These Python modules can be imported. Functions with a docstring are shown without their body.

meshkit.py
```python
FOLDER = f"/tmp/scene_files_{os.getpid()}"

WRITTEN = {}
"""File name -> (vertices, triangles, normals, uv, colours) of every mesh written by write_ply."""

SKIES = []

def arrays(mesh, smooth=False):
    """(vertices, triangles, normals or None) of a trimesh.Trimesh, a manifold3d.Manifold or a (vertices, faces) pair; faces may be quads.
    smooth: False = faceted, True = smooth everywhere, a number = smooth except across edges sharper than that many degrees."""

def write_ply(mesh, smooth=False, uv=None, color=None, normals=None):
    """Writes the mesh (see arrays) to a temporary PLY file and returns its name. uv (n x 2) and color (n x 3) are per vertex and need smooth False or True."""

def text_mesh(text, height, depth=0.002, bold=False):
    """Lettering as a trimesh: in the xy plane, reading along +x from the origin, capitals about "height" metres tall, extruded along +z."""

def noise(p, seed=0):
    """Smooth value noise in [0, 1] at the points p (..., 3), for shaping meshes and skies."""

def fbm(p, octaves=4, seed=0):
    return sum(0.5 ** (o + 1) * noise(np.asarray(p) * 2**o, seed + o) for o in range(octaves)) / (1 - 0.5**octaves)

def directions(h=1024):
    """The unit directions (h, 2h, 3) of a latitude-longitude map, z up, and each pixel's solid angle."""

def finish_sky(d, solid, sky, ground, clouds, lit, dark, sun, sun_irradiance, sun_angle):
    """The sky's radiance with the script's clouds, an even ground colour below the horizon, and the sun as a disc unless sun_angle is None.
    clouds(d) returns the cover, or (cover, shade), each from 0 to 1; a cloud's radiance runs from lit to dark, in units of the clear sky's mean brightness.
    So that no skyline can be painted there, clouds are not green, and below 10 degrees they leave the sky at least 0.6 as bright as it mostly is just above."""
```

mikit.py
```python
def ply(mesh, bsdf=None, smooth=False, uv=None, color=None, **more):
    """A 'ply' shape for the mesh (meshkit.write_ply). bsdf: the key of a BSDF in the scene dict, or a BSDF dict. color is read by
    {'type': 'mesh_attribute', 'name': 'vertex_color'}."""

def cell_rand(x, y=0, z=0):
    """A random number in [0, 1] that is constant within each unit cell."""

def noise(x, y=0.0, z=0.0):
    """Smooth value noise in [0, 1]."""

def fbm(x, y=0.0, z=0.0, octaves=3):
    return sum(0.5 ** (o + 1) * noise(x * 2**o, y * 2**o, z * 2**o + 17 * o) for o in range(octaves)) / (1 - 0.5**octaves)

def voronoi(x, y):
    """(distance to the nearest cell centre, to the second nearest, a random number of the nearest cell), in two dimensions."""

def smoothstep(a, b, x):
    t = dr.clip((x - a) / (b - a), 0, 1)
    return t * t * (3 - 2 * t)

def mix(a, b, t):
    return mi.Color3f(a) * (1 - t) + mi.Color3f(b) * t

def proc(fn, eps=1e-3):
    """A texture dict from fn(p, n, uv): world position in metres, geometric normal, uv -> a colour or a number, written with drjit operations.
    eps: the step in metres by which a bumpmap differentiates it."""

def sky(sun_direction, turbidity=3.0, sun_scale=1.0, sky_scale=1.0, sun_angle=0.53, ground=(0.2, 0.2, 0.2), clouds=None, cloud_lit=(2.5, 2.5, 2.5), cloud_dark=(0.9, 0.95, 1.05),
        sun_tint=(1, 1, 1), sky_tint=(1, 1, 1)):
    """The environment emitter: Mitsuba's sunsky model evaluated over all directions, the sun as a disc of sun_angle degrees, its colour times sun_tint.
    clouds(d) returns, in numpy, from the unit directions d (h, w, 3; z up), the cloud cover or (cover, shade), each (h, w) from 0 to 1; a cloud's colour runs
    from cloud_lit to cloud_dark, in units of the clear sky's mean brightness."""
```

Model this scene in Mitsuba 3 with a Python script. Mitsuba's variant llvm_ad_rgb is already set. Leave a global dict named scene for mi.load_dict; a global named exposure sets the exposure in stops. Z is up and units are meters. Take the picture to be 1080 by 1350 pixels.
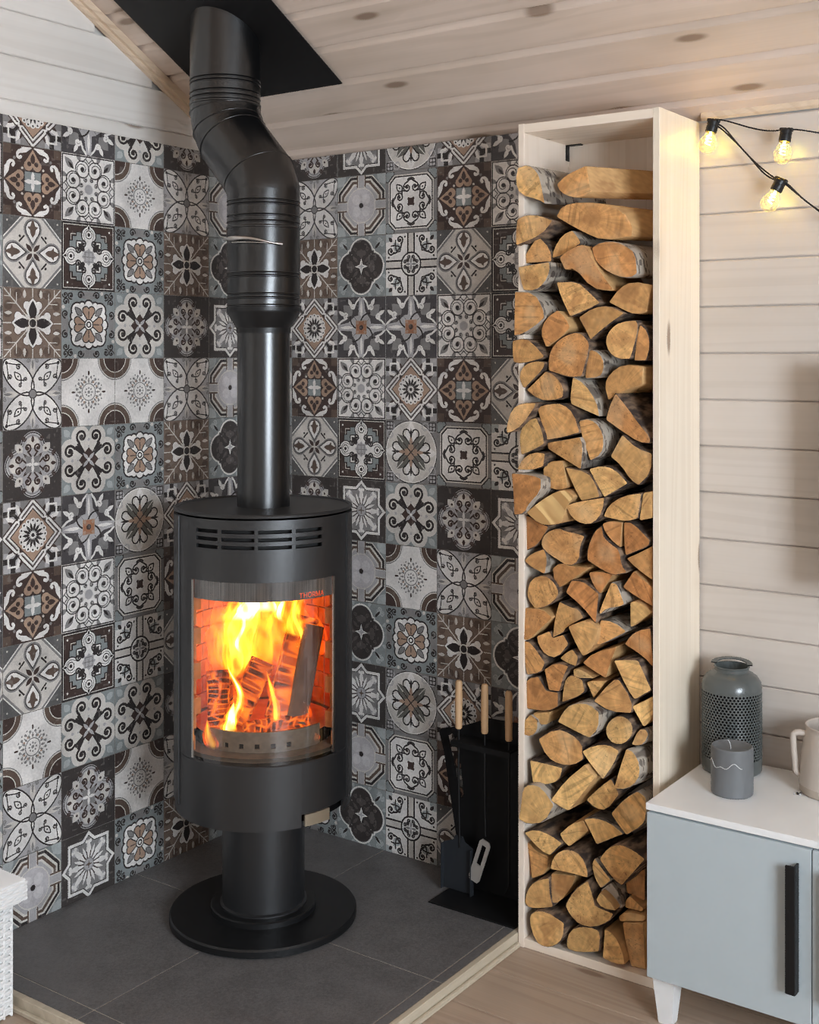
import math, random
import numpy as np, trimesh, drjit as dr, mitsuba as mi, manifold3d
import mikit, meshkit
from mikit import noise, fbm, voronoi, cell_rand, smoothstep, mix
T = mi.ScalarTransform4f
scene, labels = {}, {}
random.seed(7); RNG = np.random.default_rng(7)

# ------------------------------------------------------------------ camera, light, exposure
EYE = np.array([2.884, -3.19, 1.64]); YAW = -0.618          # metres; z = 0 is the wooden floor, the tiled corner stands at x = y = 0
scene['camera'] = {'type': 'perspective', 'fov_axis': 'x', 'fov': 2*math.degrees(math.atan(540/1617)), 'near_clip': .05, 'far_clip': 60.0,
    'principal_point_offset_y': -(467-675)/1350*1, 'to_world': T().look_at(origin=EYE.tolist(), target=(EYE+np.array([math.sin(YAW), math.cos(YAW), 0])).tolist(), up=[0, 0, 1])}
exposure = 0.13
DAY = [22.0, 24.6, 27.2]                    # daylight in the window of the right-hand wall, out of the frame
WIN_Y, WIN_Z, WIN_X = (-3.45, -1.75), (0.85, 2.25), 4.62
scene['daylight'] = {'type': 'rectangle', 'to_world': T().translate([WIN_X+.09, sum(WIN_Y)/2, sum(WIN_Z)/2]).rotate([0, 1, 0], -90).scale([(WIN_Z[1]-WIN_Z[0])/2, (WIN_Y[1]-WIN_Y[0])/2, 1]),
    'bsdf': {'type': 'diffuse', 'reflectance': {'type': 'rgb', 'value': [.5, .5, .5]}}, 'emitter': {'type': 'area', 'radiance': {'type': 'rgb', 'value': DAY}, 'sampling_weight': 8.0}}
labels['daylight'] = {'label': 'bright sky seen through the window in the right wall', 'kind': 'structure'}

# ---------------------------------------------------------------- printed tile patterns: flat inlays in [-1,1]^2
from shapely.geometry import Polygon, LineString, Point, box as sbox
from shapely import affinity as aff
from shapely.ops import unary_union
WHITE=(.66,.63,.60); CREAM=(.53,.495,.455); LILAC=(.36,.345,.345); GREY=(.20,.19,.185); DARK=(.030,.025,.024)
BROWN=(.100,.070,.055); UMBER=(.052,.034,.029); TAN=(.33,.225,.165); RUST=(.28,.13,.075); TEAL=(.215,.232,.230); MIST=(.34,.36,.355)
def C(x,y,r): return Point(x,y).buffer(r,quad_segs=4 if r<.12 else (6 if r<.3 else 12))
def el(x,y,rx,ry,a=0): return aff.translate(aff.rotate(aff.scale(Point(0,0).buffer(1,quad_segs=6),rx,ry),a,origin=(0,0)),x,y)
def pg(*p): return Polygon(p)
def sq(r,a=0,x=0,y=0): return aff.translate(aff.rotate(sbox(-r,-r,r,r),a,origin=(0,0)),x,y)
def ln(w,*p): return LineString(p).buffer(w/2,quad_segs=2,cap_style='round')
def U(*s): return unary_union([x for x in s])
def rot(s,n=4,a0=0): return unary_union([aff.rotate(s,a0+360/n*k,origin=(0,0)) for k in range(n)])
def R(s,a): return aff.rotate(s,a,origin=(0,0))
def mir(s): return unary_union([s,aff.scale(s,-1,1,origin=(0,0))])
def sp(cx,cy,r0,r1,a0,a1,w):
    n=max(6,int(abs(a1-a0)/24)); p=[]
    for i in range(n+1):
        t=i/n; a=math.radians(a0+(a1-a0)*t); r=r0+(r1-r0)*t; p.append((cx+r*math.cos(a),cy+r*math.sin(a)))
    return LineString(p).buffer(w/2,quad_segs=2)
def curl(x,y,r,a,w,s=1):
    # a scroll: stem end at angle a on radius r, winding inwards to a bead
    return U(sp(x,y,r,r*.28,a,a+s*430,w),C(x+r*.0,y,r*.30))
def leaf(l,w,a=0,d=0):
    up=[(d+l*t, w*math.sin(math.pi*t)**.8*(1.15-.5*t)) for t in np.linspace(0,1,9)]
    return aff.rotate(Polygon(up+[(x,-y) for x,y in up[-2:0:-1]]),a,origin=(0,0))
def star(n,r0,r1,a=0): return Polygon([((r0 if i%2==0 else r1)*math.cos(math.pi*i/n+math.radians(a)),(r0 if i%2==0 else r1)*math.sin(math.pi*i/n+math.radians(a))) for i in range(2*n)])
def out(s,w): return s.buffer(w/2,quad_segs=2).difference(s.buffer(-w/2,quad_segs=2))
def heart(s=1.0): # tip at (0,1), lobes near y=0
    h=U(C(-.27,.22,.27),C(.27,.22,.27),pg((-.52,.30),(0,1.05),(.52,.30),(0,.12)))
    return aff.scale(h,s,s,origin=(0,0))
def star4(r,w): return U(leaf(r,w,0),leaf(r,w,90),leaf(r,w,180),leaf(r,w,270))
SQ=sbox(-1,-1,1,1)
def frame(w,r=1.0): return sbox(-r,-r,r,r).difference(sbox(-r+w,-r+w,r-w,r-w))

def m_hearts():
    hc=[(.04,-.95,.010),(.13,-.92,.030),(.25,-.87,.062),(.36,-.85,.070),(.46,-.82,.058),(.525,-.75,.045),(.52,-.665,.040),(.455,-.63,.040),(.41,-.67,.052)]
    horn=U(*[U(C(a[0],a[1],a[2]),C(b[0],b[1],b[2])).convex_hull for a,b in zip(hc,hc[1:])],pg((.05,-.97),(.40,-.95),(.30,-.82)))
    horns=rot(mir(horn)); h=aff.translate(heart(.56),0,.33)
    inner=U(C(-.12,.50,.07),C(.12,.50,.07),aff.translate(leaf(.30,.09,90),0,.50))
    return [(SQ,UMBER),(rot(sq(.13,0,.86,.86)),BROWN),(rot(C(.62,.62,.05)),GREY),(horns,WHITE),(rot(h),TAN),(rot(inner),UMBER),(rot(C(.36,.36,.04)),CREAM),(sq(.29),TEAL),(out(sq(.29),.03),DARK),(U(star4(.30,.07),C(0,0,.08)),WHITE)]
def m_rings():
    L=[(SQ,WHITE)]; cs=[(.62*math.cos(math.radians(22.5+45*k)),.62*math.sin(math.radians(22.5+45*k)),22.5+45*k) for k in range(8)]
    corner=U(leaf(.42,.12,45,.82),leaf(.34,.08,22,.86),leaf(.34,.08,68,.86))
    L+=[(rot(corner),GREY),(out(sq(.96),.035),DARK),(U(*[out(C(x,y,.25),.032) for x,y,a in cs]),DARK)]
    L+=[(U(*[U(sp(x,y,.25,.07,a+180,a+180+400*(1 if k%2 else -1),.026),C(x,y,.072)) for k,(x,y,a) in enumerate(cs)]),DARK)]
    L+=[(rot(out(sq(.09,45,.9,0),.03)),DARK),(rot(U(ln(.03,(.90,.12),(.80,.22),(.83,.36)),ln(.03,(.90,-.12),(.80,-.22),(.83,-.36)))),DARK),(rot(U(leaf(.30,.05,45,.78))),DARK)]
    L+=[(U(*[curl(.30*math.cos(t),.30*math.sin(t),.075,math.degrees(t),.03) for t in np.arange(8)*math.pi/4+.39]),DARK),(C(0,0,.15),LILAC)]
    return L
def m_lace():
    k=[(1,1),(-1,1),(-1,-1),(1,-1)]; q=lambda r: U(*[C(x,y,r) for x,y in k]).intersection(SQ)
    L=[(SQ,WHITE),(q(.66),GREY),(q(.63),CREAM),(q(.60),BROWN),(q(.44),CREAM),(q(.41),UMBER)]
    d=lambda r,n,s,o=0: [C(r*math.cos(2*math.pi*(i+o)/n),r*math.sin(2*math.pi*(i+o)/n),s) for i in range(n)]
    L+=[(U(*d(.52,16,.028),*d(.45,16,.042,.5),*d(.40,24,.020)),GREY),(U(*d(.34,12,.038)),TAN),(out(C(0,0,.25),.03),GREY),(U(*[leaf(.13,.035,22.5*i,.27) for i in range(16)],*d(.12,8,.03),C(0,0,.05)),GREY)]
    L+=[(rot(U(C(0,.60,.03),leaf(.14,.035,90,.50))),UMBER)]
    return L
def m_petals():
    p=leaf(1.38,.42,45); p=Polygon([(t[0],t[1]) for t in p.exterior.coords])
    ell=R(el(.68,0,.66,.36),45)
    orn=U(curl(.88,.20,.085,90,.035,-1),curl(.88,-.20,.085,-90,.035,1),ln(.035,(.88,.285),(1.02,.16),(1.16,.06),(1.24,0)),ln(.035,(.88,-.285),(1.02,-.16),(1.16,-.06),(1.24,0)),out(leaf(.32,.09,0,.56),.035),C(.70,0,.028),curl(.47,.12,.065,270,.032,1),curl(.47,-.12,.065,90,.032,-1),ln(.035,(.56,0),(.49,.06)),ln(.035,(.56,0),(.49,-.06)),C(1.25,0,.05))
    side=U(curl(.93,.14,.07,270,.032,1),curl(.93,-.14,.07,90,.032,-1),leaf(.30,.045,180,-.98))
    return [(SQ,LILAC),(rot(leaf(.5,.10,0,.5)),CREAM),(rot(side),GREY),(rot(ell),WHITE),(rot(out(ell,.042)),DARK),(rot(R(orn,45)).intersection(SQ),DARK),(C(0,0,.13),GREY),(out(C(0,0,.13),.03),DARK)]
def octa(r,c): return Polygon([(r,c),(c,r),(-c,r),(-r,c),(-r,-c),(-c,-r),(c,-r),(r,-c)])
def m_octagon():
    o1,o2,o3,o4=octa(.97,.46),octa(.86,.40),octa(.76,.34),octa(.66,.28)
    gap=rot(sbox(.5,-.16,1.02,.16)); gate=rot(sbox(.55,-.115,1,.115))
    L=[(SQ,TEAL),(rot(U(C(.95,.95,.3),leaf(.3,.1,45,.8))).intersection(SQ),MIST),(o1,CREAM),(octa(.94,.44).difference(octa(.85,.39)),DARK),(o2.difference(o3),CREAM),(octa(.80,.36).difference(octa(.72,.31)),BROWN),(o4,LILAC)]
    L+=[(gap,CREAM),(rot(U(ln(.05,(.62,.16),(.98,.16)),ln(.05,(.62,-.16),(.98,-.16)))),BROWN),(gate,LILAC),(C(0,0,.55),(.43,.405,.41)),(out(C(0,0,.57),.03),CREAM),(rot(C(.28,0,.17),4,45),(.50,.475,.475)),(C(0,0,.085),DARK)]
    return L
def m_scrolls():
    inner=octa(.80,.60)
    one=U(mir(U(sp(.155,.45,.145,.05,25,-360,.05),C(.15,.45,.045),ln(.05,(.0,.77),(.04,.70),(.13,.64),(.24,.58),(.286,.51)))),ln(.05,(-.13,.70),(-.06,.75),(0,.70),(.06,.75),(.13,.70)))
    dia=U(out(R(leaf(.30,.11,0,.50),45),.045),R(C(.63,0,.03),45),R(ln(.05,(.50,0),(.40,.10)),45),R(ln(.05,(.50,0),(.40,-.10)),45),R(ln(.05,(.46,.20),(.56,.14)),45),R(ln(.05,(.46,-.20),(.56,-.14)),45))
    corner=U(C(.88,.88,.14),C(.74,.93,.08),C(.93,.74,.08))
    return [(SQ,GREY),(rot(U(corner,curl(.8,.8,.09,0,.03))),TEAL),(rot(U(out(corner,.03))),DARK),(octa(.88,.66),CREAM),(octa(.84,.63),DARK),(inner,WHITE),(rot(one),DARK),(rot(dia),DARK),(U(C(0,0,.12)),UMBER),(rot(C(.09,.09,.05)),UMBER)]
def m_diamond():
    tear=U(C(0,.66,.31),pg((-.285,.55),(.285,.55),(0,.10))); t2=U(C(0,.66,.245),pg((-.23,.56),(.23,.56),(0,.22)))
    fl=U(leaf(.50,.105,90,.42),leaf(.20,.05,0,0)); fl=U(leaf(.52,.11,90,.42),aff.translate(leaf(.19,.055,20),0,.66),aff.translate(leaf(.19,.055,160),0,.66))
    dia=sq(.985/math.sqrt(2)*1.36,45); L=[(SQ,GREY),(SQ.difference(sq(1.0,45)),(.10,.097,.095)),(rot(C(.86,.86,.03)),CREAM),(out(sq(.98,45),.035).intersection(SQ),WHITE)]
    L+=[(sq(.90,45).intersection(SQ),CREAM),(rot(tear.intersection(SQ)),GREY),(rot(t2.intersection(SQ)),WHITE),(rot(out(t2,.03).intersection(SQ)),DARK),(rot(fl).intersection(SQ),BROWN),(U(leaf(.30,.075,45,.04),leaf(.30,.075,135,.04),leaf(.30,.075,225,.04),leaf(.30,.075,315,.04)),UMBER),(rot(U(C(.44,.44,.04),ln(.05,(.38,.38),(.30,.46)),ln(.05,(.38,.38),(.46,.30)))),DARK)]
    return L
def m_frame():
    lobe=U(C(0,.64,.25),pg((-.10,.84),(.10,.84),(0,.97)),sbox(-.2,.2,.2,.6)); quat=U(rot(lobe),sq(.44))
    step=U(sq(.60),sbox(-.72,-.46,.72,.46),sbox(-.46,-.72,.46,.72))
    L=[(SQ,DARK),(out(sq(.93),.03),CREAM),(sq(.90),UMBER),(rot(C(.78,.78,.035)),WHITE),(out(sq(.66),.03),CREAM),(step,TEAL),(out(step,.03),DARK),(quat.buffer(.035),DARK),(quat,WHITE),(out(quat.buffer(-.06),.022),GREY)]
    L+=[(rot(mir(curl(.20,.40,.10,270,.05,-1))),DARK),(rot(U(C(0,.66,.055),out(C(0,.66,.12),.025),leaf(.14,.04,90,.80))),DARK),(rot(leaf(.34,.10,45,.22)),DARK),(star(8,.26,.20),LILAC),(U(out(sq(.14),.025),ln(.025,(-.2,0),(.2,0)),ln(.025,(0,-.2),(0,.2))),GREY)]
    return L
def m_rosette():
    sc=U(sq(.50),rot(U(C(.42,.42,.20),C(0,.56,.14),C(.24,.55,.10),C(-.24,.55,.10)))); 
    sw=U(mir(curl(.30,.86,.12,180,.045,-1)),mir(curl(.66,.84,.11,250,.045,1)),curl(.86,.86,.10,90,.04))
    h=aff.scale(heart(.36),1,-1,origin=(0,0)); pet=aff.translate(aff.scale(heart(.42),1,.8,origin=(0,0)),0,0)
    pet=aff.translate(aff.rotate(heart(.40),180,origin=(0,0)),0,.50)
    return [(SQ,TEAL),(rot(el(0,.86,.34,.12)).intersection(SQ),GREY),(rot(sw).intersection(SQ),DARK),(rot(C(.5,.93,.06)).intersection(SQ),CREAM),(sc.buffer(.05),DARK),(sc,WHITE),(rot(leaf(.36,.10,45,.36)),GREY),(rot(out(leaf(.36,.10,45,.36),.025)),DARK),(rot(pet.buffer(.035)),DARK),(rot(pet),TAN),(rot(ln(.04,(0,.2),(0,.38))),BROWN),(C(0,0,.17),DARK),(C(0,0,.135),WHITE),(out(C(0,0,.075),.04),DARK)]
def m_blackflower():
    halo=U(leaf(.60,.27,90,.12),C(-.20,.50,.13),C(.20,.50,.13)); 
    vein=U(ln(.035,(.2,.2),(.96,.96)),ln(.03,(.55,.55),(.55,.85)),ln(.03,(.55,.55),(.85,.55)),ln(.03,(.75,.75),(.75,.95)),ln(.03,(.75,.75),(.95,.75)),ln(.035,(0,.6),(0,1)))
    drop=U(leaf(.26,.06,90,.70)); drops=U(aff.translate(drop,.28,0),aff.translate(drop,-.28,0))
    return [(SQ,(.16,.115,.09)),(rot(U(C(.5,.82,.14),C(.82,.5,.14),el(.25,.85,.1,.14))),BROWN),(rot(vein),CREAM),(rot(drops).intersection(SQ),CREAM),(rot(halo),WHITE),(rot(out(halo,.022)),BROWN),(rot(leaf(.54,.155,90,.10)),DARK),(rot(leaf(.26,.06,45,.12)),CREAM),(C(0,0,.15),CREAM),(C(0,0,.115),DARK)]
def m_quatrefoil():
    q=U(rot(C(0,.44,.43)),sq(.5)); sc=U(curl(.74,.84,.10,200,.045),curl(.84,.70,.09,60,.045,-1),leaf(.36,.09,45,.86),leaf(.3,.07,20,.9),leaf(.3,.07,70,.9))
    fl=U(C(0,.50,.07),C(-.11,.44,.09),C(.11,.44,.09),C(0,.36,.08),leaf(.3,.06,45,.2),curl(.25,.55,.08,0,.03),curl(-.25,.55,.08,180,.03,-1))
    return [(SQ,TEAL),(rot(sc).intersection(SQ),MIST),(rot(U(leaf(.3,.05,45,.8))).intersection(SQ),DARK),(q.buffer(.07).intersection(SQ),WHITE),(q.buffer(.02),GREY),(q,(.042,.035,.033)),(rot(fl),(.085,.072,.068)),(rot(C(.40,.40,.025)),GREY),(star(4,.27,.09,90),WHITE),(star(4,.16,.05,90),LILAC)]
def m_cross():
    ch=U(curl(.44,.80,.13,250,.055,-1),curl(.80,.44,.13,200,.055,1),out(R(leaf(.26,.09,0,.60),45),.045),ln(.055,(.36,.70),(.40,.55),(.52,.47)),ln(.055,(.70,.36),(.55,.40),(.47,.52)),R(ln(.05,(.88,0),(.98,.12)),45),R(ln(.05,(.88,0),(.98,-.12)),45),R(leaf(.2,.07,0,1.05),45),C(.24,.88,.035),C(.88,.24,.035))
    oc=octa(.40,.20)
    return [(SQ,WHITE),(rot(U(C(.95,.95,.22),leaf(.4,.15,45,.6))).intersection(SQ),MIST),(rot(ch).intersection(SQ),DARK),(rot(sbox(.3,-.15,1,.15)),DARK),(rot(sbox(.3,-.095,1,.095)),CREAM),(C(0,0,.40),DARK),(C(0,0,.345),WHITE),(rot(U(mir(curl(.075,.225,.07,270,.04,1)),leaf(.16,.05,45,.1))),DARK),(rot(leaf(.2,.05,90,.02)),GREY),(C(0,0,.06),LILAC)]
def m_wheel():
    d=sq(.52,45); st=star(4,.86,.42,0)
    arm=U(ln(.07,(0,.98),(.42,.56)),ln(.07,(0,.98),(-.42,.56)),ln(.07,(.42,.56),(.42,.42),(.56,.42)))
    cr=U(ln(.16,(.66,.66),(1,.66)),ln(.16,(.66,.66),(.66,1)),ln(.10,(.40,.40),(.66,.66)))
    sc=U(*[C(.40*math.cos(t),.40*math.sin(t),.09) for t in np.arange(16)*math.pi/8])
    return [(SQ,GREY),(rot(pg((.42,.42),(.98,.42),(.98,.98),(.42,.98))),LILAC),(rot(cr),DARK),(rot(U(ln(.06,(.82,.48),(.82,.82),(.48,.82)))),WHITE),(rot(U(leaf(.46,.10,32,.62),leaf(.46,.10,58,.62))).intersection(SQ),WHITE),(rot(U(leaf(.26,.05,28,.70),leaf(.26,.05,62,.70))).intersection(SQ),UMBER),(rot(arm).buffer(.035).intersection(SQ),UMBER),(rot(arm).intersection(SQ),WHITE),(U(sq(.60,45),sq(.50)),WHITE),(U(sq(.55,45),sq(.45)),UMBER),(d,TAN),(sc,WHITE),(C(0,0,.41),WHITE),(U(*[C(.42*math.cos(t),.42*math.sin(t),.032) for t in np.arange(16)*math.pi/8]),DARK),(U(*[leaf(.28,.048,360/14*i,.09) for i in range(14)]),DARK),(C(0,0,.06),DARK)]
def m_pinwheel():
    blade=pg((0,.02),(-.30,.36),(-.12,.40),(-.09,.97),(.09,.97),(.16,.55),(.34,.30),(.12,.10))
    cu=U(curl(.40,.64,.11,200,.06,-1),ln(.07,(.30,.62),(.22,.82),(.10,.96)),curl(.70,.34,.10,70,.055,1),ln(.06,(.62,.32),(.84,.20),(.97,.06)))
    drop=U(leaf(.30,.075,60,.80),leaf(.30,.075,30,.80))
    return [(SQ,(.062,.056,.058)),(rot(leaf(.5,.2,45,.55)).intersection(SQ),GREY),(rot(drop).intersection(SQ),WHITE),(rot(U(C(.60,.88,.03),C(.88,.60,.03))),DARK),(rot(cu).intersection(SQ),WHITE),(rot(blade),LILAC),(rot(leaf(.6,.06,90,.32)),WHITE),(rot(sp(.36,.10,.36,.42,90,200,.05)),DARK),(sq(.215),RUST),(out(sq(.215),.03),TAN),(rot(C(.15,.15,.05)),TAN),(C(0,0,.085),UMBER)]
def m_clover():
    arm=U(curl(.26,.70,.20,300,.075,1),ln(.075,(.06,.12),(.36,.52)),ln(.08,(.06,.10),(.40,.46)))
    a2=U(arm,aff.affine_transform(arm,[0,1,1,0,0,0])); body=U(leaf(.62,.13,63,.06),leaf(.62,.13,27,.06))
    halo=U(C(.30,.68,.34),C(.68,.30,.34),leaf(.9,.4,45))
    return [(SQ,TEAL),(rot(leaf(.3,.12,45,1.0)).intersection(SQ),MIST),(rot(halo).intersection(SQ),CREAM),(sq(.62),CREAM),(rot(U(C(0,.60,.05),C(.0,.4,.03))),LILAC),(rot(a2),DARK),(rot(U(ln(.03,(.10,.20),(.30,.50)),ln(.03,(.20,.10),(.50,.30)))),CREAM),(rot(sq(.125,45,.0,.19)),UMBER),(rot(leaf(.30,.06,45)),LILAC),(C(0,0,.05),WHITE)]
def m_ogee():
    lob=U(C(0,.52,.42),rot(sq(.50),1)); q=U(rot(lob),sq(.60)); 
    cu=U(mir(U(curl(.17,.48,.12,270,.055,-1),ln(.05,(.16,.36),(.06,.24)))),mir(curl(.30,.74,.08,180,.04,1)),leaf(.2,.06,90,.62))
    return [(SQ,(.045,.038,.036)),(q.intersection(SQ),LILAC),(out(q.buffer(-.035),.03),DARK),(out(q.buffer(-.11),.03),GREY),(rot(U(leaf(.34,.13,45,.50),el(0,.62,.22,.16))),CREAM),(rot(cu),UMBER),(rot(U(C(.44,.44,.04),leaf(.26,.05,45,.20))),UMBER),(rot(leaf(.30,.11,45,.05)),GREY),(U(leaf(.24,.055,0),leaf(.24,.055,90),leaf(.24,.055,180),leaf(.24,.055,270)),WHITE)]
def m_star():
    s=U(star(4,.99,.66,0),sq(.70)); fr=Polygon([(.97,0),(.72,.30),(.90,.90),(.30,.72)]) 
    s=U(sq(.76),sq(.76*.93,45)); s=U(sbox(-.76,-.76,.76,.76),sq(.70,45))
    pet=lambda l,w,a: U(leaf(l,w,a,.17),aff.rotate(aff.translate(U(C(.55,.07,.055),C(.55,-.07,.055)),l-.45,0),a,origin=(0,0)))
    return [(SQ,(.050,.043,.040)),(s,WHITE),(U(sq(.66),sq(.605,45)),GREY),(out(U(sq(.66),sq(.605,45)),.025),DARK),(rot(C(.5,.5,.14)),LILAC),(U(*[pet(.66 if i%2 else .58,.10,45*i+0) for i in range(8)]),WHITE),(U(*[leaf(.40,.05,45*i+22.5,.2) for i in range(8)]),WHITE),(U(*[ln(.032,(.2*math.cos(t),.2*math.sin(t)),(.40*math.cos(t),.40*math.sin(t))) for t in np.arange(16)*math.pi/8+.2]),UMBER),(C(0,0,.19),GREY),(C(0,0,.165),LILAC),(U(ln(.03,(-.1,0),(.1,0)),ln(.03,(0,-.1),(0,.1)),C(0,0,.05)),BROWN)]
def m_net():
    arcs=rot(out(C(0,1.02,.95),.04)).intersection(SQ); big=out(C(0,0,.97),.04)
    b=U(mir(U(sp(.16,.60,.17,.10,-60,170,.045),ln(.045,(.05,.26),(.24,.48)))),leaf(.34,.05,90,.44))
    return [(SQ,GREY),(C(0,0,.97),CREAM),(rot(leaf(1.0,.26,90,.0)),WHITE),(rot(leaf(.74,.20,45,.06)),(.12,.115,.10)),(U(star(4,.60,.17,0)),TAN),(rot(b),DARK),(rot(U(ln(.035,(0,0),(.80,.80)))),CREAM),(big,WHITE),(out(C(0,0,1.0),.03).intersection(SQ),DARK),(rot(U(out(sp(.55,.80,.16,.08,0,300,.03),.02),C(.8,.8,.16))),LILAC),(rot(out(sq(.12,0,.83,.83),.035)),DARK),(rot(U(ln(.03,(.83,.70),(.83,.96)),ln(.03,(.70,.83),(.96,.83)))),DARK),(U(ln(.035,(-.3,-.3),(.3,.3)),ln(.035,(-.3,.3),(.3,-.3))),UMBER)]
MOTIFS=dict(A=m_hearts,B=m_rings,C=m_lace,D=m_petals,E=m_octagon,F=m_scrolls,G=m_diamond,H=m_frame,I=m_rosette,J=m_blackflower,K=m_quatrefoil,L=m_cross,M=m_wheel,N=m_pinwheel,O=m_clover,P=m_ogee,Q=m_star,R=m_net)

# ------------------------------------------------------------------ materials
def rgb(c): return {'type': 'rgb', 'value': list(map(float, c))}
def mat(key, color, rough=.5, metal=0.0, spec=.5, bump=None, two=True, **more):
    b = {'type': 'principled', 'base_color': rgb(color) if not callable(color) else mikit.proc(color), 'roughness': float(rough) if not callable(rough) else mikit.proc(rough), 'metallic': float(metal), 'specular': float(spec), **more}
    if bump: b = {'type': 'bumpmap', 'arbitrary': mikit.proc(bump[0], bump[1]), 'scale': 1.0, 'bsdf': b}
    scene[key] = {'type': 'twosided', 'bsdf': b} if two else b
def wood(along, across, third, base, dark, pitch=.13, off=0.0, knot=.5, seed=0, vary=.06, contrast=1.0):
    base, dark = mi.Color3f(base), mi.Color3f(dark)
    def fn(p, n, uv):
        q = [p.x, p.y, p.z]; a, c, t = q[along], q[across], q[third]
        b = dr.floor((c-off)/pitch); r = cell_rand(b, seed, 3)
        a2 = a + r*7.3
        w = fbm(a2*1.3, c*9+r*11, t*9, octaves=2)
        g = noise((c+t*.7)*95+w*7+r*31, a2*1.1, 2.0); g2 = noise((c-t*.4)*420, a2*5, 5.0)
        cloud = fbm(a2*2.2, c*8, r*9+t*3, octaves=3)
        v, _, kr = voronoi(a2*1.9, c*6.5+r*3.7)
        kd = dr.sqrt(dr.square(v))
        kn = smoothstep(.105, .045, kd)*dr.select(kr < knot, 1.0, 0.0)
        halo = smoothstep(.34, .08, kd)*dr.select(kr < knot, .35, 0.0)
        f = dr.clip(contrast*(.55*smoothstep(.45, .8, g)*.55+.22*g2*.6+.55*smoothstep(.45, .75, cloud)*.6)+halo*.6, 0, 1)
        col = base*(1-f)+dark*f
        col = col*(1-kn*.72)+mi.Color3f(.15, .085, .05)*kn*.72
        return col*(1-vary+2*vary*r)
    return fn
def groove_bump(along, across, third):
    def fn(p, n, uv):
        q = [p.x, p.y, p.z]
        return .00025*noise((q[across]+q[third])*260, q[along]*4, 1.0)
    return fn
WHITEWASH, WASHDARK = (.54, .485, .435), (.40, .345, .29)
mat('bsdf_wall_x', wood(0, 2, 1, WHITEWASH, WASHDARK, .1272, 1.0076, .22, 1, .04, .5), .55, bump=(groove_bump(0, 2, 1), .0008))
mat('bsdf_wall_y', wood(1, 2, 0, (.68, .65, .61), (.50, .45, .40), .1285, 2.368, .22, 2, .04, .5), .55)
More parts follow.
